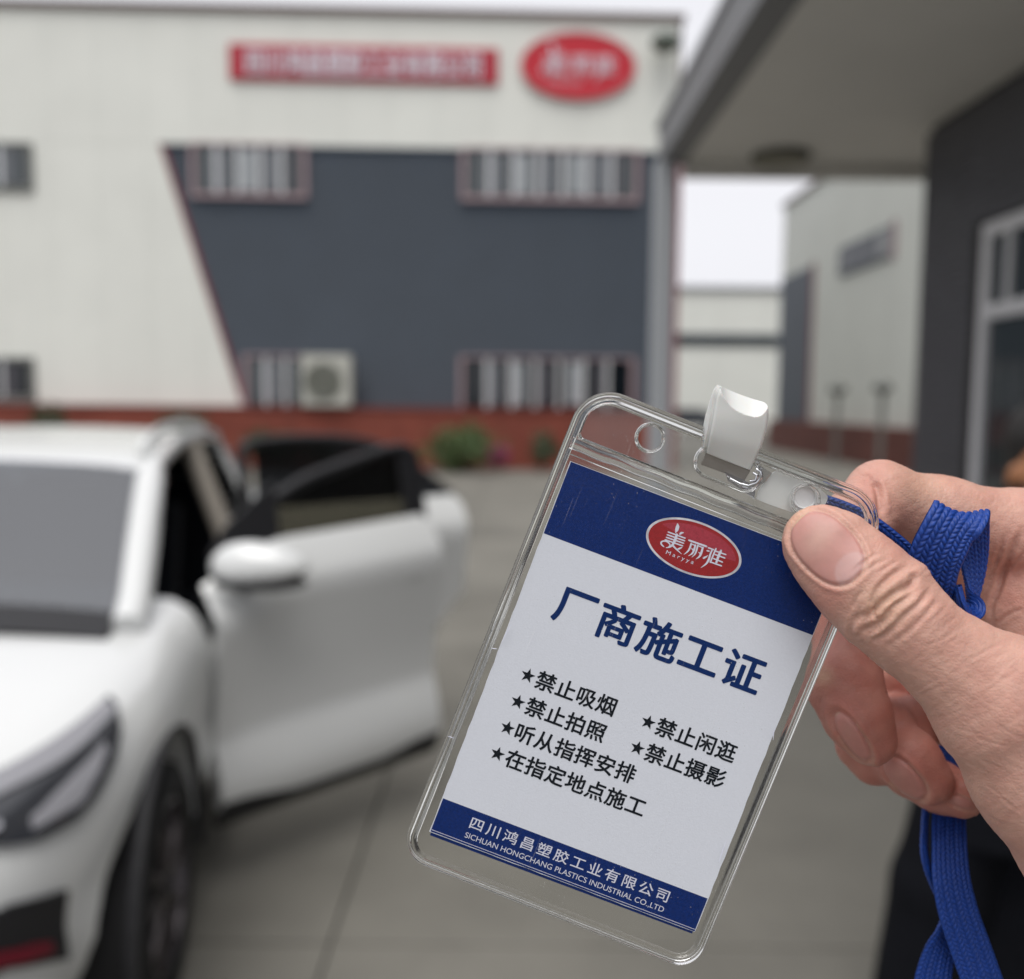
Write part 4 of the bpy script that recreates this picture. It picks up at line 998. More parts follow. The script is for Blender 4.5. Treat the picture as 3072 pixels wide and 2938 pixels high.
# ---- card
EP = (.9351, .3543)
def paper_from(s_, t_):
    u_, v_ = s_*EP[0] - t_*EP[1], s_*EP[1] + t_*EP[0]; a = u_*EX[0] + v_*EX[1]; b = -u_*EX[1] + v_*EX[0]; return hl(a, b)
pc = paper_from(2520, 1292)
card = empty('work_permit_card', MBAD @ Vector((pc[0], pc[1], -.0003)), 'white and navy printed permit card with Chinese text inside the clear holder', 'card')
card.matrix_world = MBAD @ Matrix.Translation((pc[0], pc[1], -.0003)) @ Matrix.Rotation(R(.85), 4, 'Z')
def pl(s_, t_): return ((s_ - 2520) * KB, -(t_ - 1292) * KB)
def quad(s0, s1, t0, t1): return [pl(s0, t1), pl(s1, t1), pl(s1, t0), pl(s0, t0)]
rg = np.random.default_rng(3)
edge = [pl(2090 + rg.uniform(-1.2, 1.2), t_) for t_ in np.linspace(688, 1890, 40)] + [pl(s_, 1890 + rg.uniform(-1, 1)) for s_ in np.linspace(2092, 2950, 20)] + [pl(2952 + rg.uniform(-1.2, 1.2), t_) for t_ in np.linspace(1890, 688, 40)] + [pl(s_, 688 + rg.uniform(-.6, .6)) for s_ in np.linspace(2950, 2092, 20)]
plate('card_sheet', [edge], .00025, 0, M_paper, card)
plate('second_sheet', [[pl(2094, 1500), pl(2949, 1500), pl(2947, 1899), pl(2096, 1902)]], .0002, -.0003, M_blue, card)
Z1 = .000145
def flat(name, poly, z, m, par=card):
    v_ = [(x, y, z) for x, y in poly]; return link(name, pym(name, v_, [tuple(range(len(v_)))]), m, par)
flat('upper_blue_band', quad(2091.5, 2950.5, 689.5, 918), Z1, M_blue); flat('lower_blue_band', quad(2093, 2950, 1779, 1888.5), Z1, M_blue)
flat('bottom_white_line', quad(2094, 2950, 1881, 1882.6), Z1 + .00003, M_wprint)
# logo
lc = pl(2525, 800)
def le(a, b, n=90): return [(lc[0] + KB*a*math.cos(2*math.pi*k/n), lc[1] + KB*b*math.sin(2*math.pi*k/n)) for k in range(n)]
flat('logo_silver_rim', le(149, 79.5), Z1 + .00003, M_silver); flat('logo_red_oval', le(141.5, 73.5), Z1 + .00006, M_logo_red)
hi = [(lc[0] + KB*132*math.cos(a), lc[1] + KB*(64*math.sin(a))) for a in np.linspace(.10, 2.6, 40)] + [(lc[0] + KB*(x), lc[1] + KB*y) for x, y in ((-80, 26), (-20, 18), (50, 8), (100, 4))]
flat('logo_light_crescent', hi, Z1 + .00008, M_logo_hi)
o = logo_strokes(1/4.905 * KB * 1.0, th=.0000015).build('logo_characters', M_wprint, card); o.location = (lc[0], lc[1], Z1 + .00010)
def put_text(name, s, size, s_left, t_base, m, bold=0, fit=None, rot=0, spacing=1, z=Z1 + .00005):
    """sizes in px; t_base = baseline"""
    me = text_mesh(name, s, size, bold=bold*size, fit=fit, spacing=spacing); me.transform(Matrix.Scale(KB, 4)); me.transform(Matrix.Rotation(rot, 4, 'Z'))
    x, y = pl(s_left, t_base); me.transform(Matrix.Translation((x, y, z))); return link(name, me, m, card)
put_text('title_lettering', '厂商施工证', 123, 2199, 1140, M_title, bold=.024, fit=660, spacing=1.07)
def star(s_, t_, r):
    pts = []
    for k in range(10):
        a = math.pi/2 + k*math.pi/5; q = r if k % 2 == 0 else r*.40; pts.append((s_ + q*math.cos(a), t_ - q*math.sin(a)))
    return [pl(*p) for p in reversed(pts)]
for (s_, t_, tx) in ((2200, 1335, '禁止吸烟'), (2200, 1420.5, '禁止拍照'), (2199, 1506, '听从指挥安排'), (2199, 1591, '在指定地点施工'), (2588, 1338, '禁止闲逛'), (2586, 1423, '禁止摄影')):
    flat('star_bullet', star(s_, t_ + 1, 23), Z1 + .00005, M_ink)
    n_c = len(tx); put_text('rule_lettering', tx, 61.5, s_ + 27, t_ + 23, M_ink, bold=.020, spacing=1.05, fit=64.9*(n_c-1) + 59)
put_text('company_lettering', '四川鸿昌塑胶工业有限公司', 42, 2197, 1833, M_wprint, bold=.008, fit=642, spacing=1.30)
put_text('company_latin_lettering', 'SICHUAN HONGCHANG PLASTICS INDUSTRIAL CO.,LTD', 24.5, 2195, 1867.5, M_wprint, fit=644)
ml = text_mesh('logo_latin', 'Maryya', 17, fit=88, spacing=1.5); ml.transform(Matrix.Scale(KB, 4))
ml.transform(Matrix.Rotation(0, 4, 'Z')); ml.transform(Matrix.Translation((lc[0] - 72*KB, lc[1] - 46*KB, Z1 + .00010))); link('logo_latin_lettering', ml, M_wprint, card)

# ================================================================== clip and lanyard (one thing)
lany = empty('lanyard', atd(2790, 2100, .240, 3072), 'royal blue woven lanyard with white clip, looped through the fist and hanging below', 'lanyard')
LI = Matrix.Translation(-lany.location)
M_clip = mat('white_clip_plastic', (.68, .69, .67), .38, spec=.5, sss=.15, sssr=.001); M_clip2 = mat('grey_clip_jaw', (.27, .25, .225), .45)
M_flap = mat('frosted_vinyl_flap', (.68, .70, .70), .35, noise=.04, nscale=200)
M_metal = mat('polished_metal', (.62, .63, .66), .18, metal=1)
def bp(s_, t_, z): return LI @ (MBAD @ Vector((*hl(s_, t_), z)))
def lbuild(mb, name, m, **k): return mb.build(name, m, lany, **k)
# lever: built in the holder frame; s across, l along, rises towards the viewer
def uvst(u_, v_): return (u_*EX[0] + v_*EX[1], -u_*EX[1] + v_*EX[0])
A_ = uvst(1600 + 690/1.3329, 1100 + 345/1.3329); B_ = uvst(1600 + 868/1.3329, 1100 + 412/1.3329)
sL, sR, tB = A_[0], B_[0], (A_[1] + B_[1]) / 2
NL, NW = 90, 70
def zl(f): return .0052 * math.sin(math.pi * .62 * f) + .0022 * f
def lv(x, y, z): return LI @ atd(2080 + x/4.459, 1150 + y/4.459, DB - .0012 - z, 3072)
Lc = cat([(172,932,0),(195,820,0),(222,680,0),(262,480,0),(300,250,0),(330,130,0),(362,38,0)], NL + 1); Rc = cat([(768,1166,0),(835,1020,0),(900,880,0),(958,700,0),(995,540,0),(1006,400,0),(990,300,0),(952,255,0)], NL + 1)
xa_ = [365, 385, 420, 520, 650, 800, 900, 965, 992]; ya_ = [60, 130, 200, 320, 400, 448, 430, 375, 300]
arc_c = np.polyfit(xa_[1:-1], ya_[1:-1], 4)
def arcf(x): return float(np.polyval(arc_c, min(max(x, 366), 990)))
G = []
for i in range(NL + 1):
    f_ = i / NL; rw = []
    for j in range(NW + 1):
        x = j / NW; X_ = Lc[i, 0] + (Rc[i, 0] - Lc[i, 0]) * x; Y_ = Lc[i, 1] + (Rc[i, 1] - Lc[i, 1]) * x
        Y_ += 16 * math.sin(math.pi * x) * f_ ** 3
        zz = .0015 + zl(f_) + .0006 * math.sin(math.pi * x)
        ed = min(x, 1 - x); zz -= .0006 * max(0, 1 - ed / .05) ** 2
        if f_ > .5:
            q = (arcf(X_) - Y_) / 260
            if q > 0: zz -= .0060 * q ** .9
        rw.append(lv(X_, Y_, zz))
    G.append(rw)
bk = LI.to_3x3() @ (MC @ Vector((0, 0, -.0013))); a_ = (NL + 1) * (NW + 1); ix = lambda i, j: i * (NW + 1) + j
mb = MB(); F = [(ix(i,j), ix(i+1,j), ix(i+1,j+1), ix(i,j+1)) for i in range(NL) for j in range(NW)]; F += [tuple(a_ + q for q in reversed(t)) for t in F]
F += [(ix(i,0), ix(i+1,0), a_+ix(i+1,0), a_+ix(i,0)) for i in range(NL)] + [(ix(i+1,NW), ix(i,NW), a_+ix(i,NW), a_+ix(i+1,NW)) for i in range(NL)]
F += [(ix(0,j+1), ix(0,j), a_+ix(0,j), a_+ix(0,j+1)) for j in range(NW)] + [(ix(NL,j), ix(NL,j+1), a_+ix(NL,j+1), a_+ix(NL,j)) for j in range(NW)]
mb.add([p for r_ in G for p in r_] + [p + bk for r_ in G for p in r_], F); lbuild(mb, 'clip_lever', M_clip, smooth=True, auto=50)
mb = MB(); C0 = cat([(172,932,0),(195,820,0),(222,680,0),(262,480,0),(300,250,0),(330,130,0),(362,38,0)], 24); C1 = cat([(160,905,0),(165,800,0),(170,640,0),(200,460,0),(255,270,0),(300,130,0),(355,45,0)], 24)
G = []
for i in range(24):
    f_ = i / 23; z0_ = .0015 + zl(f_) - .0006
    G.append([lv(C0[i, 0] + 2, C0[i, 1], z0_), lv((C0[i, 0] + C1[i, 0]) / 2, (C0[i, 1] + C1[i, 1]) / 2, z0_ - .0022), lv(C1[i, 0], C1[i, 1], z0_ - .0050 * (1 - .5 * f_))])
lbuild(mb.slab(G, -.0008), 'lever_cheek', M_clip, smooth=True)
# jaw block under the hinge, passing through the slot
mb = MB(); q4 = ((166, 927), (764, 1171), (684, 1303), (98, 1086))
mb.add([lv(x, y, z) for (x, y), z in zip(q4, (.0012, .0012, -.0006, -.0006))] + [lv(x, y, z) for (x, y), z in zip(q4, (-.0026, -.0026, -.0030, -.0030))], [(0,1,2,3),(7,6,5,4),(0,4,5,1),(1,5,6,2),(2,6,7,3),(3,7,4,0)])
lbuild(mb, 'clip_jaw', M_clip2, bevel=.0002)
mb = MB(); vv = [bp(s_, t_, z) for z in (-.0038, -.0024) for s_, t_ in ((sL - 22, tB - 115), (sR - 20, tB - 115), (sR - 4, tB - 10), (sL + 4, tB - 10))]
mb.add(vv, [(0,1,2,3),(7,6,5,4),(0,4,5,1),(1,5,6,2),(2,6,7,3),(3,7,4,0)]); lbuild(mb, 'rear_jaw', M_clip, bevel=.0004)
# metal spring, loop and ring
def cp(x, y, z):  # crop of the fine picture (scale 4.459, origin 2080,1150)
    s_, t_ = uvst(2080 + x/4.459, 1150 + y/4.459); return bp(s_, t_, z)
lbuild(MB().tube([cp(*p) for p in ((790, 1150, .0012), (835, 1180, .0016), (850, 1260, .0014), (800, 1330, .001), (700, 1370, .0004), (600, 1345, -.0006), (480, 1280, -.0014))], .00042, 8), 'wire_spring', M_metal, smooth=True)
lbuild(MB().tube([cp(*p) for p in ((775, 1200, -.0004), (815, 1230, .0002), (800, 1300, .0), (730, 1310, -.0004))], .00036, 8), 'wire_spring', M_metal, smooth=True)
G = [[cp(820 + 190*t_, 1070 + 130*t_ + 0, -.0016 + .0008*math.sin(3*t_)), cp(850 + 60*t_ + 40, 1200 + 50*t_ + 60, -.0013), cp(860 + 30*t_, 1330 + 20*t_, -.0018)] for t_ in np.linspace(0, 1, 8)]
lbuild(MB().slab(G, .0006), 'metal_loop', M_metal, smooth=True)
G = [[cp(400 + 400*t_, 1190 + 190*t_, -.0022), cp(420 + 390*t_, 1230 + 240*t_ - 20, -.0016), cp(470 + 350*t_, 1290 + 250*t_, -.0024)] for t_ in np.linspace(0, 1, 8)]
lbuild(MB().slab(G, .0005), 'metal_tongue', M_metal, smooth=True)
# frosted flap with snap
fl_pts = [(830, 1550), (870, 1440), (950, 1310), (1040, 1210), (1100, 1178), (1160, 1172), (1240, 1195), (1400, 1255), (1560, 1310), (1640, 1365), (1720, 1450), (1778, 1530), (1730, 1640), (1600, 1760), (1300, 1720), (1000, 1620)]
Pf = cat([(*p, 0) for p in fl_pts], 70)
mb = MB(); k = len(Pf); top_ = [cp(p[0], p[1], -.0016) for p in Pf]; bot_ = [cp(p[0], p[1], -.0024) for p in Pf]
mb.add(top_ + bot_, [tuple(range(k)), tuple(range(2*k-1, k-1, -1))] + [(i, (i+1) % k, k + (i+1) % k, k + i) for i in range(k)]); lbuild(mb, 'snap_flap', M_flap)
lbuild(MB().tube([cp(1470 + 150*math.cos(a), 1525 + 150*math.sin(a), -.0015) for a in np.linspace(0, 2*math.pi, 33)[:-1]], .0003, 8, closed=True), 'snap_button', M_flap, smooth=True)

M_lan = mat('royal_blue_webbing', (.0035, .040, .25), .55, noise=.35, nscale=1400, bump=.00004, bscale=3500, spec=.5)
def ribbon(name, P_, Wv, width, th=.9, n=None, ncol=5, pitch=1.7, amp=.22, ribs=False):
    """P_: centre points (world), Wv: width directions; braided surface as real relief (mm)"""
    P_ = np.array([tuple(LI @ Vector(p)) for p in P_]) * 1000; L0 = np.linalg.norm(np.diff(P_, axis=0), axis=1).sum(); n = n or int(L0 / .17)
    C_ = cat(P_, n); Wn = cat([tuple(x) for x in Wv], n); T_ = np.gradient(C_, axis=0); T_ /= np.linalg.norm(T_, axis=1)[:, None]
    Wn -= T_ * (Wn * T_).sum(1)[:, None]; Wn /= np.linalg.norm(Wn, axis=1)[:, None]; N_ = np.cross(T_, Wn)
    arc = np.concatenate([[0], np.cumsum(np.linalg.norm(np.diff(C_, axis=0), axis=1))])
    wid = np.interp(np.linspace(0, 1, n), np.linspace(0, 1, len(width)), width) if hasattr(width, '__len__') else np.full(n, width)
    m = 64; xs_ = np.linspace(-1, 1, m); rows_ = []
    def relief(x, y):
        c_ = (x + 1) / 2 * ncol; col = np.floor(np.minimum(c_, ncol - 1e-6)); xl = c_ - col; sgn = np.where(col % 2 == 0, 1, -1)
        ph = y / pitch + (xl - .5) * sgn * .8 + .5 * (col % 2); fr_ = ph - np.floor(ph)
        st = np.sqrt(np.clip(1 - (2*fr_ - 1)**2, 0, 1)) * np.sqrt(np.clip(np.sin(np.pi * xl), 0, 1))
        if ribs: st = .35*st + .65*np.sqrt(np.clip(np.sin(np.pi * xl), 0, 1))
        return st * amp
    edge_ = np.sqrt(np.clip(1 - np.abs(xs_) ** 6, 0, 1))
    prof = [(x, 1, e) for x, e in zip(xs_, edge_)] + [(x, -1, e) for x, e in zip(xs_[::-1], edge_[::-1])]
    X_ = np.array([p[0] for p in prof]); S_ = np.array([p[1] for p in prof]); E2 = np.array([p[2] for p in prof])
    H_ = relief(np.broadcast_to(X_, (n, len(prof))), arc[:, None] + 0 * X_[None])
    off = S_ * E2 * (th / 2 + H_)
    V = C_[:, None] + Wn[:, None] * (X_[None, :, None] * wid[:, None, None] / 2) + N_[:, None] * off[..., None]
    k = len(prof); i, j = np.meshgrid(np.arange(n - 1), np.arange(k), indexing='ij'); j2 = (j + 1) % k
    Q = np.stack([i*k+j, i*k+j2, (i+1)*k+j2, (i+1)*k+j], -1).reshape(-1, 4)
    me = fast(name, V.reshape(-1, 3) / 1000, Q); me.materials.append(M_lan); me.shade_smooth(); return link(name, me, M_lan, lany)
def c3(x, y, d): return atd(2200 + x/2.25, 1300 + y/2.25, d/1000, 3072)
def c4(x, y, d): return atd(2200 + x/2.0, 2000 + y/2.0, d/1000, 3072)
def wd(x, y, z): return MC @ Vector((x, -y, -z))      # image right, image down, away
# ribbons -------------------------------------------------------------
ribbon('strap_under_flap', [cp(1010, 1190, -.0020), cp(935, 1290, -.0019), cp(860, 1400, -.0019), cp(815, 1500, -.002), cp(800, 1560, -.0026)], [wd(1, .5, 0)]*5, 2.6, ncol=2, th=.5, amp=.15)
ribbon('strap_behind_thumb', [c3(560, 440, 226.5), c3(710, 488, 226.5), c3(895, 572, 227), c3(1065, 694, 227), c3(1195, 812, 227), c3(1300, 960, 227), c3(1420, 1120, 228)],
       [wd(-.5, .9, .3), wd(-.45, .9, .4), wd(-.5, .9, .4), wd(-.6, .8, .4), wd(-.6, .8, .4), wd(-.6, .8, .5), wd(-.6, .8, .5)], [2.9, 3.2, 3.3, 3.3, 3.2, 4, 5], ncol=3, pitch=1.3, amp=.45)
ribbon('folded_loop', [c3(1300, 1130, 226), c3(1318, 1000, 221), c3(1350, 880, 218.5), c3(1395, 770, 217), c3(1455, 650, 216.5), c3(1505, 575, 218), c3(1555, 560, 222), c3(1598, 640, 227), c3(1620, 780, 230), c3(1625, 930, 231), c3(1612, 1080, 230), c3(1590, 1185, 226), c3(1545, 1150, 222.5), c3(1510, 1030, 223)],
       [wd(1, .42, 0), wd(1, .42, 0), wd(1, .40, 0), wd(1, .36, 0), wd(1, .26, .1), wd(1, .12, .3), wd(1, .1, .35), wd(1, .08, .3), wd(1, .02, .3), wd(.9, 0, .5), wd(.7, 0, .8), wd(.5, .1, 1), wd(.5, .1, 1), wd(.5, .1, 1)],
       [11.5, 12.0, 12.4, 12.7, 12.8, 12.6, 11.5, 10, 9, 8.5, 8, 8, 8, 8], ncol=9, pitch=1.35, amp=.6)
ribbon('hanging_strap', [c4(1290, 480, 268), c4(1290, 640, 266), c4(1295, 840, 258), c4(1296, 1050, 250), c4(1310, 1280, 245), c4(1352, 1480, 244), c4(1420, 1680, 244), c4(1490, 1876, 244), c4(1560, 2080, 244)],
       [wd(1, 0, .15)]*3 + [wd(1, 0, .1), wd(1, -.05, 0), wd(1, -.15, 0), wd(1, -.3, 0), wd(1, -.35, 0), wd(1, -.35, 0)], [8.6, 8.6, 8.8, 9.3, 10, 10.4, 10.6, 10.6, 10.6], ncol=8, pitch=1.3, amp=.55)
ribbon('rear_hanging_strap', [c4(1200, 560, 268), c4(1165, 760, 264), c4(1148, 980, 256), c4(1150, 1140, 251), c4(1200, 1300, 251), c4(1262, 1440, 251), c4(1262, 1560, 251), c4(1235, 1700, 251), c4(1200, 1876, 251), c4(1180, 2080, 251)],
       [wd(.8, 0, .8), wd(.45, 0, 1), wd(.5, 0, 1), wd(.45, 0, 1), wd(.4, .1, 1), wd(.3, 0, 1), wd(.8, .4, .9), wd(1, .42, .3), wd(1, .4, 0), wd(1, .35, 0)], [9, 9, 9.2, 9, 8, 8, 9, 9.6, 10, 10], ncol=8, pitch=1.3, amp=.55)

# ================================================================== the hand
def H(u, v, d): return np.array([(u - 1536) / 2839 * d, -(v - 1469) / 2839 * d, d])
def h3(x, y, d): return H(2200 + x/2.25, 1300 + y/2.25, d)
def h4(x, y, d): return H(2200 + x/2.0, 2000 + y/2.0, d)
FZ = (1, 1, .82)
thumb = [(h3(560, 715, 213.4), h3(660, 800, 212.6), 7.3, 9.2, (1, 1, .62)), (h3(660, 800, 212.6), h3(875, 1010, 210.5), 9.2, 10.4, (1, 1, .70)), (h3(875, 1010, 210.5), h3(1030, 1150, 210), 10.4, 10.1, (1, 1, .82)),
         (h3(1030, 1150, 210), h3(1160, 1285, 209.5), 10.1, 9.9, (1, 1, .9)), (h3(1160, 1285, 209.5), h3(1289, 1409, 209.3), 9.9, 9.4, (1, 1, .9)), (h3(1289, 1409, 209.3), h3(1505, 1560, 209), 9.4, 10.2, FZ), (h3(1505, 1560, 209), h3(1830, 1795, 209), 10.2, 14.0, FZ),
         (h3(1830, 1795, 209), h3(2300, 2150, 214), 14.0, 20, FZ), (h3(1505, 1590, 210), h4(1550, 300, 210), 10.0, 11.4, FZ), (h4(1550, 300, 210), h4(1900, 600, 212), 11.4, 18, FZ), (h4(1900, 600, 212), h4(2300, 1000, 214), 18, 22, FZ),
         (h3(2300, 2150, 218), h3(3300, 2500, 225), 24, 27, (1, 1, .9)), (h4(2300, 1000, 216), h3(3300, 2700, 225), 22, 27, (1, 1, .9))]
palm = [(h3(2000, 900, 252), h3(2700, 1500, 245), 15, 22), (h3(1900, 1150, 250), h3(2400, 1800, 246), 12, 22), (h3(1800, 1300, 268), h3(2600, 1900, 258), 14, 22),
        (h4(1500, 300, 286), h4(2000, 500, 270), 12, 24), (h4(1400, 150, 288), h4(1500, 500, 284), 12, 13), (h3(2700, 1500, 245), h3(3300, 2500, 225), 24, 27), (h4(900, 60, 306), h4(1250, 260, 304), 11, 13), (h4(1250, 260, 304), h4(1500, 300, 286), 12, 12)]
index = [(h3(1000, 415, 241), h3(1400, 545, 243), 7.6, 8.8), (h3(1400, 545, 243), h3(1960, 680, 246), 8.8, 10.8), (h3(1960, 680, 246), h3(2500, 900, 248), 10.8, 14),
         (h3(985, 405, 240), h3(800, 640, 235), 7.6, 7.8), (h3(800, 640, 235), h3(560, 800, 231.5), 7.8, 7.0), (h3(1000, 560, 245), h3(1400, 760, 250), 8.4, 9.5), (h3(1100, 680, 252), h3(1900, 1000, 254), 8, 11),
         ]
middle = [(h4(1300, -260, 275), h4(700, -200, 262), 10, 9.6), (h4(700, -200, 262), h4(665, 110, 247), 9.4, 9.2), (h4(665, 110, 247), h4(745, 300, 243), 9.2, 8.3), (h4(745, 300, 243), h4(822, 440, 242), 8.2, 6.6)]
ring = [(h4(1300, 150, 315), h4(1010, 300, 308), 9, 8.6), (h4(1010, 300, 308), h4(905, 400, 266), 8.6, 8.0), (h4(905, 400, 266), h4(1050, 560, 251), 8.2, 7.9), (h4(1050, 560, 251), h4(1168, 680, 249), 7.8, 6.5)]
pinky = [(h4(1400, 200, 290), h4(1050, 350, 280), 8, 7.6), (h4(1050, 350, 280), h4(1060, 620, 264), 7.4, 7.0), (h4(1060, 620, 264), h4(1230, 720, 257), 7.0, 6.6), (h4(1230, 720, 257), h4(1362, 772, 251), 6.6, 6.0)]
knuckfold = [(h4(770, 470, 262), h4(850, 560, 260), 7.2, 7.0)]
# rolls of skin over the thumb joint (real relief, smoothed into it)
def rolls():
    out = []
    z = 200.9
    return out
groups = [(palm, 6), (index, 5), (middle, 3), (ring, 3), (pinky, 3), (knuckfold, 2), (thumb, 3)]
lo = np.array([60., -150., 188.]); hi = np.array([200., 12., 318.]); hv = .85
Dv = field(lo, hi, hv, groups, 1.3)
V, Q = surface_nets(Dv, lo, hv); del Dv
bmx = fast('tmp', V, Q); to = bpy.data.objects.new('tmp', bmx); COL.objects.link(to)
md = to.modifiers.new('s', 'SMOOTH'); md.factor = .5; md.iterations = 3
md = to.modifiers.new('d', 'SUBSURF'); md.levels = 2 if False else 1; md.subdivision_type = 'CATMULL_CLARK'
hm = ev_mesh(to, 'hand'); bpy.data.objects.remove(to)
nv_ = len(hm.vertices); co = np.empty(nv_ * 3, np.float32); hm.vertices.foreach_get('co', co); co = co.reshape(-1, 3).astype(float)
nn = np.empty(nv_ * 3, np.float32); hm.vertex_normals.foreach_get('vector', nn); nn = nn.reshape(-1, 3).astype(float)
print('HAND verts', nv_)
U = co[:, 0] / co[:, 2] * 2839 + 1536; Vv = -co[:, 1] / co[:, 2] * 2839 + 1469
front = smoothstep((-nn[:, 2] - .05) / .3)
dth = group_sdf(co, thumb, 3); dmi = group_sdf(co, middle, 3); dri = group_sdf(co, ring, 3); dpi = group_sdf(co, pinky, 3); din = smin(group_sdf(co, index, 5), group_sdf(co, palm, 6), 4)
allg = np.stack([dth, dmi, dri, dpi, din]); who = allg.argmin(0)
disp = np.zeros(nv_)
rg = np.random.default_rng(11)
def seg_dist(px, py, pts):
    best = np.full(len(px), 1e9); bt = np.zeros(len(px)); L = len(pts) - 1
    for i in range(L):
        ax, ay = pts[i]; bx, by = pts[i+1]; dx, dy = bx-ax, by-ay
        t = np.clip(((px-ax)*dx + (py-ay)*dy) / (dx*dx+dy*dy), 0, 1); d = np.hypot(px-ax-t*dx, py-ay-t*dy)
        m = d < best; best[m] = d[m]; bt[m] = (i + t[m]) / L
    return best, bt
def crease(pts, width, depth, f='3', mask=None, rim=.35):
    """width px of the photo scale, depth mm; a groove with raised lips, fading at its ends"""
    sc_, ox, oy = (2.25, 2200, 1300) if f == '3' else (2.0, 2200, 2000)
    P_ = cat([(ox + x/sc_, oy + y/sc_, 0) for x, y in pts], 14)[:, :2]
    xs, ys = P_[:, 0], P_[:, 1]; pad = width * 4
    sel = np.where((U > xs.min()-pad) & (U < xs.max()+pad) & (Vv > ys.min()-pad) & (Vv < ys.max()+pad) & (front > 0) & (mask if mask is not None else True))[0]
    if not len(sel): return
    d, t = seg_dist(U[sel], Vv[sel], P_); fade = np.clip(np.minimum(t, 1-t) * 5, 0.12, 1)
    g_ = -np.exp(-(d/width)**2) + rim * np.exp(-((d - 2.1*width)/(1.1*width))**2)
    disp[sel] += depth * g_ * fade * front[sel]
TH = who == 0
for pts, w_, dp in (
    ([(1262,938),(1194,1020),(1087,1087),(981,1160),(914,1233),(861,1290)], 11, .95),
    ([(1278,990),(1181,1100),(1087,1166),(1008,1260),(888,1326),(825,1385)], 10, .80),
    ([(1340,1033),(1261,1140),(1154,1233),(1047,1340),(941,1425)], 8, .50), ([(1407,1087),(1301,1220),(1194,1326),(1061,1433)], 7, .28),
    ([(1196,885),(1087,950),(994,1033),(941,1126),(934,1172)], 9, .60), ([(901,1190),(825,1255),(797,1326),(838,1392)], 9, .50),
    ([(1170,975),(1208,965),(1222,1000),(1180,1050),(1140,1070)], 6, .40), ([(985,1180),(950,1200),(960,1240),(1000,1235)], 6, .35),
    ([(1120,1130),(1060,1175),(1010,1215)], 5, .30), ([(1010,1290),(930,1350),(890,1390)], 6, .30), ([(1000,1360),(930,1400)], 6, .28),
    ([(1050,850),(985,872),(925,905),(850,970),(810,1030)], 5, .24), ([(1105,865),(1040,900),(985,950)], 5, .25), ([(880,1050),(830,1120),(795,1185)], 6, .30),
    ([(960,830),(900,860),(850,905)], 4, .18), ([(1000,800),(930,830),(860,880),(790,960)], 4, .16),
    ([(1460,1150),(1370,1240),(1290,1300)], 5, .14), ([(1540,1210),(1430,1300),(1340,1370)], 5, .11), ([(1620,1260),(1480,1350),(1400,1400)], 5, .10), ([(1850,1400),(1650,1500),(1560,1560)], 5, .10), ([(1950,1600),(1800,1680),(1700,1750)], 5, .10)):
    crease(pts, w_, dp, mask=TH)
def bump3(x, y, s_, a, m): disp[m] += (a * np.exp(-(((U - 2200 - x/2.25)**2 + (Vv - 1300 - y/2.25)**2) / (s_/2.25)**2)))[m]
bump3(1270, 925, 70, .8, TH); bump3(815, 1350, 80, .7, TH); bump3(1040, 1130, 170, .35, TH)
for k in range(12):      # skin bunched between the folds
    t = rg.uniform(0, 1) if k else .5; x = 860 + 430*t + rg.uniform(-60, 60); y = 1330 - 380*t + rg.uniform(-70, 70); a = R(rg.uniform(-62, -25)); L = rg.uniform(40, 110)
    crease([(x - L/2*math.cos(a), y - L/2*math.sin(a)), (x + rg.uniform(-12, 12), y + rg.uniform(-8, 8)), (x + L/2*math.cos(a), y + L/2*math.sin(a))], rg.uniform(2.5, 4.5), rg.uniform(.08, .18), mask=TH, rim=.5)
# long soft lines over the ball of the thumb
rg = np.random.default_rng(11)
for k in range(70):
    x = rg.uniform(1300, 1960); y = rg.uniform(1350, 2900); L = rg.uniform(80, 260); a = R(rg.uniform(-38, -12)) if y < 1900 else R(rg.uniform(5, 50))
    crease([(x - L/2*math.cos(a), y - L/2*math.sin(a)), (x, y + rg.uniform(-8, 8)), (x + L/2*math.cos(a), y + L/2*math.sin(a))], rg.uniform(2.2, 4), rg.uniform(.05, .11), mask=TH, rim=.25)
for k in range(60):
    t = rg.uniform(0, 1); x = 760 + 560*t + rg.uniform(-90, 90); y = 1330 - 420*t + rg.uniform(-90, 190); L = rg.uniform(40, 110); a = R(rg.uniform(-60, -30))
    crease([(x - L/2*math.cos(a), y - L/2*math.sin(a)), (x + rg.uniform(-8, 8), y), (x + L/2*math.cos(a), y + L/2*math.sin(a))], 2.4, rg.uniform(.06, .13), mask=TH, rim=.25)
IN = who == 4
for pts, w_, dp in (([(930,330),(965,360),(985,420),(995,500),(1010,570)], 10, 1.0), ([(860,300),(905,290),(935,330)], 5, .2), ([(1960,640),(1880,800),(1820,930),(1780,1060)], 9, .7),
    ([(1830,700),(1790,820),(1760,900)], 6, .35), ([(1900,860),(1840,930),(1790,1050),(1740,1180),(1735,1270)], 8, .6), ([(1962,800),(1880,900)], 5, .3), ([(1760,610),(1700,720)], 5, .2),
    ([(1960,1180),(1850,1230),(1780,1290)], 6, .3), ([(880,420),(860,480)], 4, .12)):
    crease(pts, w_, dp, mask=IN)
for k in range(90):
    x = rg.uniform(1250, 1960); y0_ = 300 + (x-1200)*.14; y = y0_ + rg.uniform(10, 230); L = rg.uniform(30, 90); a = R(rg.choice([-1, 1]) * rg.uniform(50, 85))
    crease([(x - L/2*math.cos(a), y - L/2*math.sin(a)), (x + rg.uniform(-6, 6), y), (x + L/2*math.cos(a), y + L/2*math.sin(a))], 2.3, rg.uniform(.04, .10), mask=IN, rim=.25)
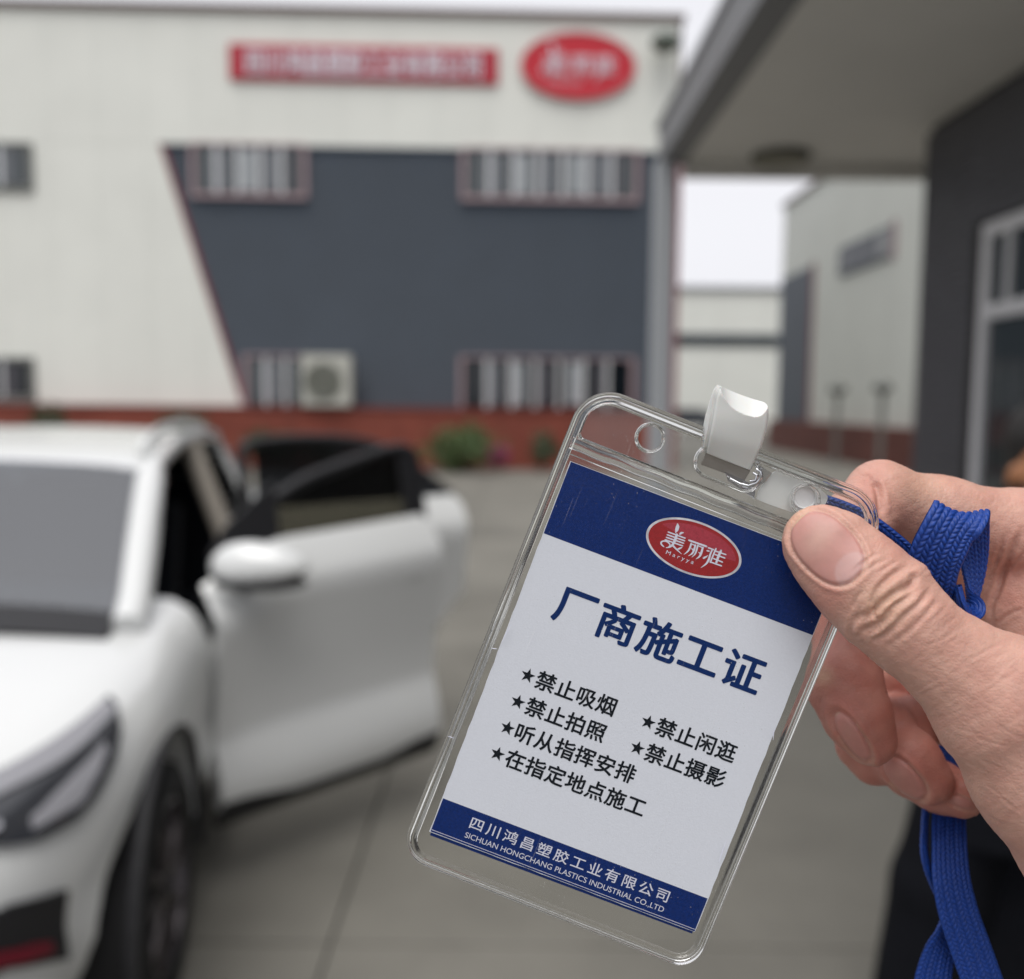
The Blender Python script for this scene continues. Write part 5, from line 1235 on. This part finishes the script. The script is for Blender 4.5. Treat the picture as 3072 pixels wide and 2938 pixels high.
for k in range(40):
    x = rg.uniform(1700, 1960); y = rg.uniform(700, 1280); L = rg.uniform(50, 140); a = R(rg.uniform(95, 135))
    crease([(x - L/2*math.cos(a), y - L/2*math.sin(a)), (x, y), (x + L/2*math.cos(a), y + L/2*math.sin(a))], 2.6, rg.uniform(.05, .12), mask=IN, rim=.25)
MI = who == 1; RI = who == 2; PI_ = who == 3
for k in range(26):
    y = 25 + k * 13; x = 680 + k * 5; L = 70
    crease([(x - L, y - 14 + k), (x, y + 0), (x + L, y + 22)], 2.2, .10, '4', MI, .3)
for k in range(16):
    y = 340 + k * 16; x = 1060 + k * 8; crease([(x - 50, y - 10), (x, y), (x + 50, y + 14)], 2.2, .06, '4', RI, .3)

# nails -------------------------------------------------------------
tone = np.zeros((nv_, 4)); tone[:, 3] = 1
base_c = np.array([.55, .32, .255]); red_c = np.array([.42, .165, .130]); yel_c = np.array([.51, .335, .225])
def gauss(cx, cy, s, f='3'):
    sc_, ox, oy = (2.25, 2200, 1300) if f == '3' else (2.0, 2200, 2000)
    return np.exp(-(((U - (ox + cx/sc_))**2 + (Vv - (oy + cy/sc_))**2) / (s/sc_)**2))
rd_ = np.zeros(nv_); yl = np.zeros(nv_)
rd_ += .45*(gauss(620,1120,150)+gauss(1150,700,170))*(who!=3) + .75*np.isin(who, (1,2,3)) + .5*gauss(950,420,150)*(who==4) + 1.0*gauss(1100,180,260,'4')*(who==4)*(co[:,2]>270) + .35*gauss(1900,1000,260)*(who==4)  # deep palm gap reddened: shade behind the fingers put into the skin colour
yl += .5*gauss(1020,1160,170)*TH + .5*gauss(450,560,120)*TH + .6*gauss(540,60,60,'4')*MI + .35*gauss(1250,400,200)
nz = .5 + .5*np.sin(U*.031 + 2*np.sin(Vv*.023)) * np.sin(Vv*.037 + 1.7*np.sin(U*.019)); rd_ += .28 * nz
rd_ = np.clip(rd_, 0, 1)[:, None]; yl = np.clip(yl, 0, 1)[:, None]
C3 = base_c*(1-rd_) + red_c*rd_; C3 = C3*(1-yl) + yel_c*yl
gloss = np.zeros(nv_)
def nail(pc, ang, La, Lb, mask, f, n=2.5, lun=None, depth=.45, free=.80, raise_=.12):
    sc_, ox, oy = (2.25, 2200, 1300) if f == '3' else (2.0, 2200, 2000)
    cx, cy = ox + pc[0]/sc_, oy + pc[1]/sc_; c, s = math.cos(ang), math.sin(ang)
    x = ((U-cx)*c + (Vv-cy)*s) / (La/sc_); y = (-(U-cx)*s + (Vv-cy)*c) / (Lb/sc_)
    r = (np.abs(x)**n + np.abs(y)**n)**(1/n); m = mask & (front > .02) & (r < 1.6)
    w_ = min(La, Lb)/sc_ / 12.9
    dd = (r - 1) * w_                       # mm outside the nail edge
    g_ = -depth*np.exp(-(dd/.32)**2) + depth*.55*np.exp(-((dd-.85)/.5)**2) + raise_*smoothstep(-dd/.8)
    disp[m] += (g_*np.clip(1.0 + 0*x, 0, 1))[m] * np.minimum(front, 1)[m]
    ins = smoothstep((-dd)/.22) * m
    disp[:] *= 1 - .0*ins
    nailc = np.array([.45, .225, .195]) if Lb > 150 else np.array([.44, .20, .17]); pale = np.array([.50, .31, .255]); frec = np.array([.50, .40, .27])
    cc = nailc[None] * np.ones((nv_, 1))
    fe = smoothstep((-x - free) / .06)[:, None]       # free edge at the tip (-x)
    band = np.exp(-((x + .28)**2/.10 + (y - .0)**2/.5))[:, None]; bs = .75 if Lb > 150 else .2; cc = cc*(1-bs*band) + pale*bs*band
    cc = cc*(1-fe) + frec*fe
    if lun:
        l_ = smoothstep((lun[2] - np.hypot((x - lun[0]), (y - lun[1])*lun[3])) / .07)[:, None]; cc = cc*(1-l_*.6) + np.array([.50, .33, .31])*l_*.6
    C3[:] = C3*(1-ins[:, None]) + cc*ins[:, None]; gloss[:] = np.maximum(gloss, ins)
    cut_ = np.exp(-((dd-.25)/.3)**2)*m*(x > -.3)*.35
    C3[:] = C3*(1-cut_[:, None]) + np.array([.55, .36, .28])*cut_[:, None]
disp_keep = disp.copy()
nail((633, 772), R(45), 285, 196, TH, '3', 2.4, lun=(.84, -.08, .46, .62), free=.90, depth=.55, raise_=.10)
nail((712, 425), R(56), 178, 62, MI, '4', 2.3, depth=.5, free=.9, raise_=.15)
nail((1025, 672), R(45), 170, 78, RI, '4', 2.3, depth=.5, free=2, raise_=.15)
nail((1362, 815), R(22), 100, 34, PI_, '4', 2.2, depth=.3, free=2, raise_=.12)
co2 = co + nn * disp[:, None]
# fine undulation of the skin
co2 += nn * (.05*np.sin(U*.11 + 1.3*np.sin(Vv*.07))*np.sin(Vv*.13 + np.sin(U*.05)))[:, None] * (1-gloss)[:, None]
wrist = atd(3330, 2300, .235, 3072)
W3 = np.array(MC); out = (np.stack([co2[:, 0], co2[:, 1], -co2[:, 2]], 1) / 1000) @ W3.T + np.array(CAM) - np.array(wrist)
hm.vertices.foreach_set('co', out.astype(np.float32).ravel())
tone[:, :3] = C3
at_ = hm.color_attributes.new('skin_tone', 'FLOAT_COLOR', 'POINT'); at_.data.foreach_set('color', tone.astype(np.float32).ravel())
ag = hm.attributes.new('nail', 'FLOAT', 'POINT'); ag.data.foreach_set('value', gloss.astype(np.float32))
M_skin = mat('hand_skin', (.45, .24, .16), .5, noise=.10, nscale=220, sss=.22, sssr=.0035, attr='skin_tone', spec=.4)
n_ = M_skin.node_tree; p_ = n_.nodes['Principled BSDF']; L = n_.links.new
tc = [x for x in n_.nodes if x.type == 'TEX_COORD'][0]
mpp = n_.nodes.new('ShaderNodeMapping'); mpp.inputs['Rotation'].default_value = (0, R(35), 0); mpp.inputs['Scale'].default_value = (850, 850, 1100); L(tc.outputs['Object'], mpp.inputs['Vector'])
v1 = n_.nodes.new('ShaderNodeTexVoronoi'); v1.feature = 'DISTANCE_TO_EDGE'; v1.inputs['Scale'].default_value = 1.0; L(mpp.outputs[0], v1.inputs['Vector'])
r1 = n_.nodes.new('ShaderNodeMapRange'); r1.inputs['From Max'].default_value = .22; L(v1.outputs['Distance'], r1.inputs['Value'])
n2 = n_.nodes.new('ShaderNodeTexNoise'); n2.inputs['Scale'].default_value = 420; n2.inputs['Detail'].default_value = 5; L(tc.outputs['Object'], n2.inputs['Vector'])
ad = n_.nodes.new('ShaderNodeMath'); ad.operation = 'MULTIPLY_ADD'; ad.inputs[1].default_value = .45; L(r1.outputs[0], ad.inputs[0]); L(n2.outputs['Fac'], ad.inputs[2])
an = n_.nodes.new('ShaderNodeAttribute'); an.attribute_name = 'nail'
iv = n_.nodes.new('ShaderNodeMath'); iv.operation = 'MULTIPLY_ADD'; iv.inputs[1].default_value = -.92; iv.inputs[2].default_value = 1.0; L(an.outputs['Fac'], iv.inputs[0])
b = n_.nodes.new('ShaderNodeBump'); b.inputs['Distance'].default_value = .00010; L(iv.outputs[0], b.inputs['Strength']); L(ad.outputs[0], b.inputs['Height']); L(b.outputs[0], p_.inputs['Normal'])
rr = n_.nodes.new('ShaderNodeMapRange'); rr.inputs['To Min'].default_value = .50; rr.inputs['To Max'].default_value = .40; L(an.outputs['Fac'], rr.inputs['Value']); L(rr.outputs[0], p_.inputs['Roughness'])
hm.materials.clear(); hm.materials.append(M_skin); hm.shade_smooth()
hand = bpy.data.objects.new('person', hm); COL.objects.link(hand); hand.location = wrist
tag(hand, 'bare hand reaching in from the right, pinching the badge holder between thumb and index finger', 'hand')
